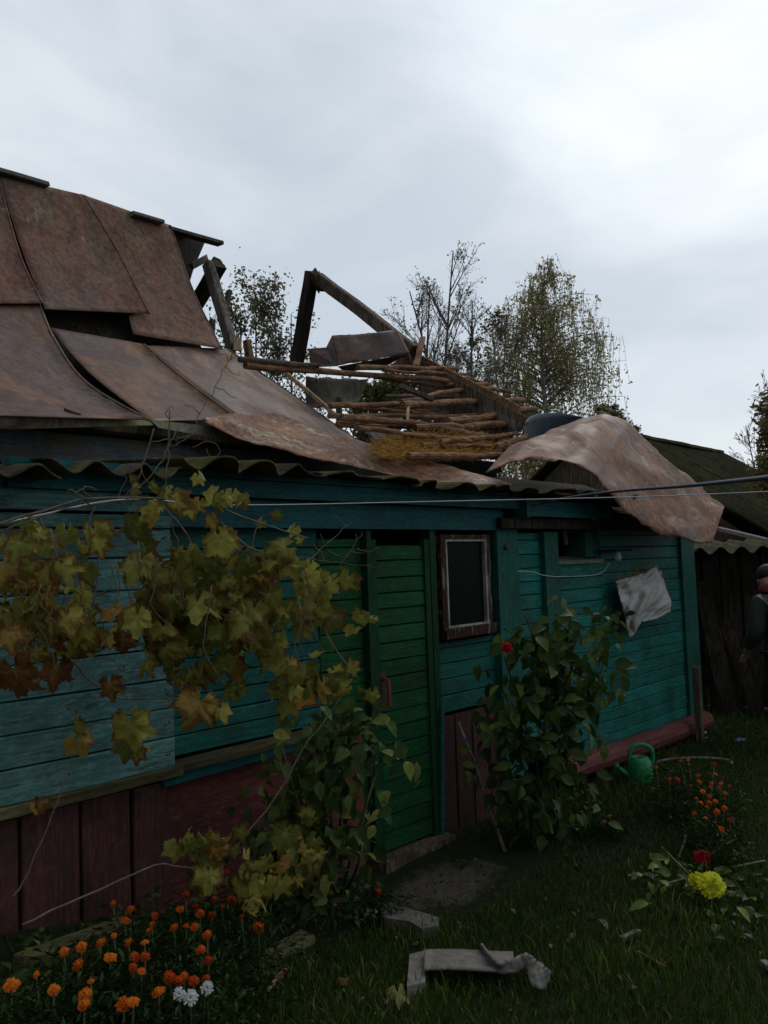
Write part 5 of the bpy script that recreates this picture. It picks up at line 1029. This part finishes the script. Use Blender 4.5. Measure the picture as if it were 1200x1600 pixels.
# ================================================================== TREES
def leafquad(m, p, s, t, drop=False):
    a = rnd()*6.28; d = Vector((math.cos(a), math.sin(a), random.uniform(-1.2, .2) if drop else random.uniform(-1, 1))).normalized(); w = d.cross(Vector((random.random()-.5, random.random()-.5, random.random()-.5))).normalized(); p = Vector(p)
    m.cur = (min(1, max(0, t)), .3, 0); m.add([p, p+d*s*.5+w*s*.33, p+d*s, p+d*s*.5-w*s*.33], [(0, 1, 2, 3)])
def birch():
    D = 26.0; base = atd(868, 870, D); base[2] = 0; top = atd(852, 392, D); H = top[2]
    o = empty('weeping_birch', tuple(map(float, base)), 'tall weeping birch with thin yellow green foliage beyond the bare rafters', 'tree')
    tr = MB(); trunk = [Vector(base), Vector((base[0]+.1, base[1], H*.35)), Vector((base[0]-.1, base[1]+.1, H*.7)), Vector(top)]
    tr.tube([smoothchain([np.array(v) for v in trunk], i/14*.93) for i in range(15)], [.17-.16*i/14 for i in range(15)], 8); tr.build('trunk', 'birch_bark', o, smooth=True)
    lim = MB(); fo = MB()
    def halfw(zf):   # crown half width by height fraction
        return chain([(.0, 1.7), (.1, 2.1), (.2, 2.3), (.3, 2.4), (.4, 2.7), (.5, 2.8), (.6, 2.8), (.7, 2.6), (.8, 2.15), (.9, 1.5), (1., .5)], zf)[1]
    z0 = H*.30
    for i in range(190):
        zf = rnd()
        while rnd() > (halfw(zf)/2.8)**1.6: zf = rnd()
        zz = z0+(H-z0)*zf*.98; a = rnd()*6.28; r = halfw(min(1, zf+.05))*math.sqrt(random.uniform(.1, 1.15))
        c0 = np.array(smoothchain([np.array(v) for v in trunk], min(1, max(.1, (zz-r*.45)/H)))); tip = np.array((c0[0]+math.cos(a)*r, c0[1]+math.sin(a)*r, zz)); mid = (c0+tip)/2+np.array((0, 0, r*.16))
        ps = [smoothchain([c0, mid, tip], k/8) for k in range(9)]; lim.tube(ps, [.028*(1-zf*.5)*(1-k/9.5) for k in range(9)], 4, cap=False)
        for j in range(15):
            s = ps[random.randint(3, 8)]; L_ = random.uniform(.35, 1.5)*(1.15-zf*.5); q = np.array(s)+np.random.randn(3)*.09; dr = np.random.randn(2)*.10
            e = q+np.array((dr[0], dr[1], -L_)); lim.tube([q, (q+e)/2+np.array((dr[0]*.3, 0, 0)), e], [.006, .005, .003], 3, cap=False)
            nn = int(L_*13*random.uniform(.2, 1.2))
            for k in range(nn):
                f = rnd(); leafquad(fo, q+(e-q)*f+np.random.randn(3)*.035, random.uniform(.065, .125), random.gauss(.45, .25)+(.25 if zf < .3 else 0), True)
    lim.build('limb', 'twig', o); fo.build('crown', 'birch_leaf', o)
birch()
def twiggy(name, base_px, D, tops, label, leaf_n, leaf_s, r0=.06, seed=1, lmat='tree_leaf', depth=3, spread=.35, trunk_mat='twig', mu=.4, zb=0.0, lo=0.35, nb=(12, 6, 4)):
    st = random.getstate(); random.seed(seed); base = atd(base_px, 900, D); base[2] = zb
    o = empty(name, tuple(map(float, base)), label, 'tree'); tr = MB(); li = MB(); fo = MB(); tips = []
    def grow(p, q, r, lev):
        p = np.array(p); q = np.array(q); L_ = np.linalg.norm(q-p); mid = (p+q)/2+np.random.randn(3)*L_*.04; ps = [smoothchain([p, mid, q], k/6) for k in range(7)]
        (tr if lev == 0 else li).tube(ps, [max(.0035, r*(1-.8*k/6)) for k in range(7)], 6 if lev == 0 else 3, cap=False)
        if lev >= 1: tips.append((ps, L_))
        if lev < depth:
            n = nb[lev] if lev < 3 else 3
            for i in range(n):
                f = random.uniform(lo if lev == 0 else .25, .97); s = ps[min(6, int(f*6))]+(ps[min(6, int(f*6)+1)]-ps[min(6, int(f*6))])*(f*6 % 1) if f < .99 else ps[6]
                dirn = (q-p)/L_; rv = np.random.randn(3); rv -= dirn*rv.dot(dirn); rv /= np.linalg.norm(rv); ll = L_*(1-f*(.88 if lev == 0 else .55))*random.uniform(.3, .55)
                if lev == 0: ll *= .8
                e = s+(dirn*random.uniform(.75, 1.1)+rv*random.uniform(.3, .3+spread*1.4)+np.array((0, 0, .12)))*ll; grow(s, e, r*.42*(1-f*.4), lev+1)
    np.random.seed(seed)
    for (px, py) in tops: grow(base+np.random.randn(3)*np.array((.15, .15, 0)), atd(px, py, D+random.uniform(-.5, .5)), r0, 0)
    for i in range(leaf_n):
        ps, L_ = random.choice(tips); k = random.randint(2, 6); p = ps[k]+np.random.randn(3)*.05
        for j in range(random.randint(1, 3)): leafquad(fo, p+np.random.randn(3)*.06, leaf_s*random.uniform(.6, 1.3), random.gauss(mu, .25))
    tr.build('trunk', trunk_mat, o); li.build('limb', 'twig', o); fo.build('crown', lmat, o); random.setstate(st); return o
twiggy('bare_tree', 710, 20, [(708, 392), (640, 455), (672, 445), (738, 470)], 'nearly bare slender tree left of the weeping birch', 1100, .06, .07, seed=3, depth=3, mu=.3, nb=(18, 8, 6))
twiggy('young_tree', 405, 11, [(400, 455), (455, 490), (430, 500), (375, 480)], 'sparse leafy young tree seen between the broken rafters', 2600, .05, .03, seed=5, depth=3, mu=.5, lo=.5)
twiggy('young_tree', 755, 22, [(768, 500), (790, 520), (750, 540)], 'small leafy tree between the bare tree and the birch', 1500, .08, .05, seed=8, depth=3, mu=.55)
twiggy('young_tree', 610, 14, [(600, 600), (640, 610), (580, 620), (560, 600)], 'green tree seen low through the attic battens', 7000, .07, .04, seed=9, depth=3, mu=.3, lo=.3)
twiggy('bare_tree', 1215, 17, [(1195, 640), (1165, 665), (1215, 600)], 'bare twiggy tree at the right edge behind the shed', 60, .05, .035, seed=11, depth=3, nb=(16, 8, 6))
twiggy('oak_tree', 1300, 12, [(1225, 600), (1240, 620), (1215, 650), (1270, 560)], 'autumn tree reaching in from the right edge of the picture', 5200, .085, .05, seed=12, depth=3, mu=.7, lo=.5)
twiggy('round_bush_tree', 962, 40, [(940, 645), (958, 640), (970, 655), (950, 655)], 'small round crown just right of the birch foot', 6000, .13, .1, seed=14, depth=3, mu=.3, spread=.5, lo=.6)

# ================================================================== PERSON
def person():
    D = 6.7; base = atd(1252, 1180, D); bz = gz(base[0], base[1]); b = Vector((float(base[0]), float(base[1]), bz)); o = empty('person', b, 'person in a dark olive jacket with a red collar standing with back turned', 'person')
    F = Vector((math.cos(R_(60)), math.sin(R_(60)), 0)); Rr = Vector((F.y, -F.x, 0)); U_ = Vector((0, 0, 1))
    def W_(r, f, z): return Rr*r+F*f+U_*z
    def skin(name, nodes, edges, mat, root=0, sub=2):
        me = bpy.data.meshes.new(name); me.from_pydata([tuple(W_(*n[:3])) for n in nodes], edges, []); ob = bpy.data.objects.new(name, me); COL.objects.link(ob); ob.parent = o; me.materials.append(MT[mat])
        md = ob.modifiers.new('skin', 'SKIN'); md.use_smooth_shade = True; lay = me.skin_vertices[0] if me.skin_vertices else None
        if lay is None: bpy.context.view_layer.update(); lay = me.skin_vertices[0]
        for i, n in enumerate(nodes): lay.data[i].radius = n[3] if isinstance(n[3], tuple) else (n[3], n[3])
        for i in range(len(nodes)): lay.data[i].use_root = (i == root)
        ob.modifiers.new('sub', 'SUBSURF').render_levels = sub; return ob
    # body: pelvis root, bent a little forwards, arms down in front
    N_ = [(0, 0, .86, .13), (0, .04, 1.02, .13), (0, .10, 1.18, .145), (0, .17, 1.28, .09), (0, .22, 1.34, .05), (0, .26, 1.39, .075), (0, .30, 1.44, .085),
          (-.10, 0, .80, .09), (-.11, .03, .45, .06), (-.12, 0, .09, .045), (-.12, .14, .04, .04), (.10, 0, .80, .09), (.11, .02, .45, .06), (.12, -.02, .09, .045), (.12, .12, .04, .04),
          (-.19, .14, 1.24, .06), (-.25, .12, .98, .045), (-.20, .30, .82, .033), (-.18, .36, .78, .03), (.19, .14, 1.24, .06), (.25, .12, .98, .045), (.20, .30, .82, .033), (.18, .36, .78, .03)]
    E_ = [(0, 1), (1, 2), (2, 3), (3, 4), (4, 5), (5, 6), (0, 7), (7, 8), (8, 9), (9, 10), (0, 11), (11, 12), (12, 13), (13, 14), (2, 15), (15, 16), (16, 17), (17, 18), (2, 19), (19, 20), (20, 21), (21, 22)]
    skin('body', N_, E_, 'skin')
    skin('jacket', [(0, 0, .72, .20), (0, .02, .95, .185), (0, .09, 1.16, .185), (0, .15, 1.26, .12), (-.20, .13, 1.22, .085), (-.27, .11, .98, .07), (-.22, .28, .84, .052), (.20, .13, 1.22, .085), (.27, .11, .98, .07), (.22, .28, .84, .052)],
         [(0, 1), (1, 2), (2, 3), (2, 4), (4, 5), (5, 6), (2, 7), (7, 8), (8, 9)], 'jacket')
    skin('trousers', [(0, 0, .80, .15), (-.10, 0, .72, .105), (-.115, .03, .45, .08), (-.12, 0, .06, .07), (.10, 0, .72, .105), (.115, .02, .45, .08), (.12, -.02, .06, .07)], [(0, 1), (1, 2), (2, 3), (0, 4), (4, 5), (5, 6)], 'trousers')
    skin('shoe', [(-.12, -.05, .05, .05), (-.12, .10, .045, .048), (-.12, .19, .035, .035)], [(0, 1), (1, 2)], 'shoe'); skin('shoe', [(.12, -.07, .05, .05), (.12, .08, .045, .048), (.12, .17, .035, .035)], [(0, 1), (1, 2)], 'shoe')
    skin('hair', [(0, .22, 1.41, .078), (0, .26, 1.46, .098), (0, .31, 1.48, .085)], [(0, 1), (1, 2)], 'hair')
    skin('collar', [(-.06, .17, 1.335, .045), (0, .15, 1.34, .05), (.06, .17, 1.335, .045), (.07, .25, 1.33, .04), (0, .29, 1.32, .04), (-.07, .25, 1.33, .04)], [(0, 1), (1, 2), (2, 3), (3, 4), (4, 5), (5, 0)], 'collar', root=1)
    for sgn in (-1, 1):
        for k in range(4): skin('finger', [(sgn*(.18-.008)+(k-1.5)*.017, .37, .77, .009), (sgn*.172+(k-1.5)*.018, .40, .735-.004*abs(k-1), .0085), (sgn*.172+(k-1.5)*.017, .40, .70+.004*abs(k-1.5), .007)], [(0, 1), (1, 2)], 'skin', sub=1)
        skin('thumb', [(sgn*.15, .35, .78, .011), (sgn*.135, .375, .75, .010), (sgn*.138, .385, .725, .008)], [(0, 1), (1, 2)], 'skin', sub=1)
person()

for o in bpy.data.objects:
    if '_w' in o: del o['_w']
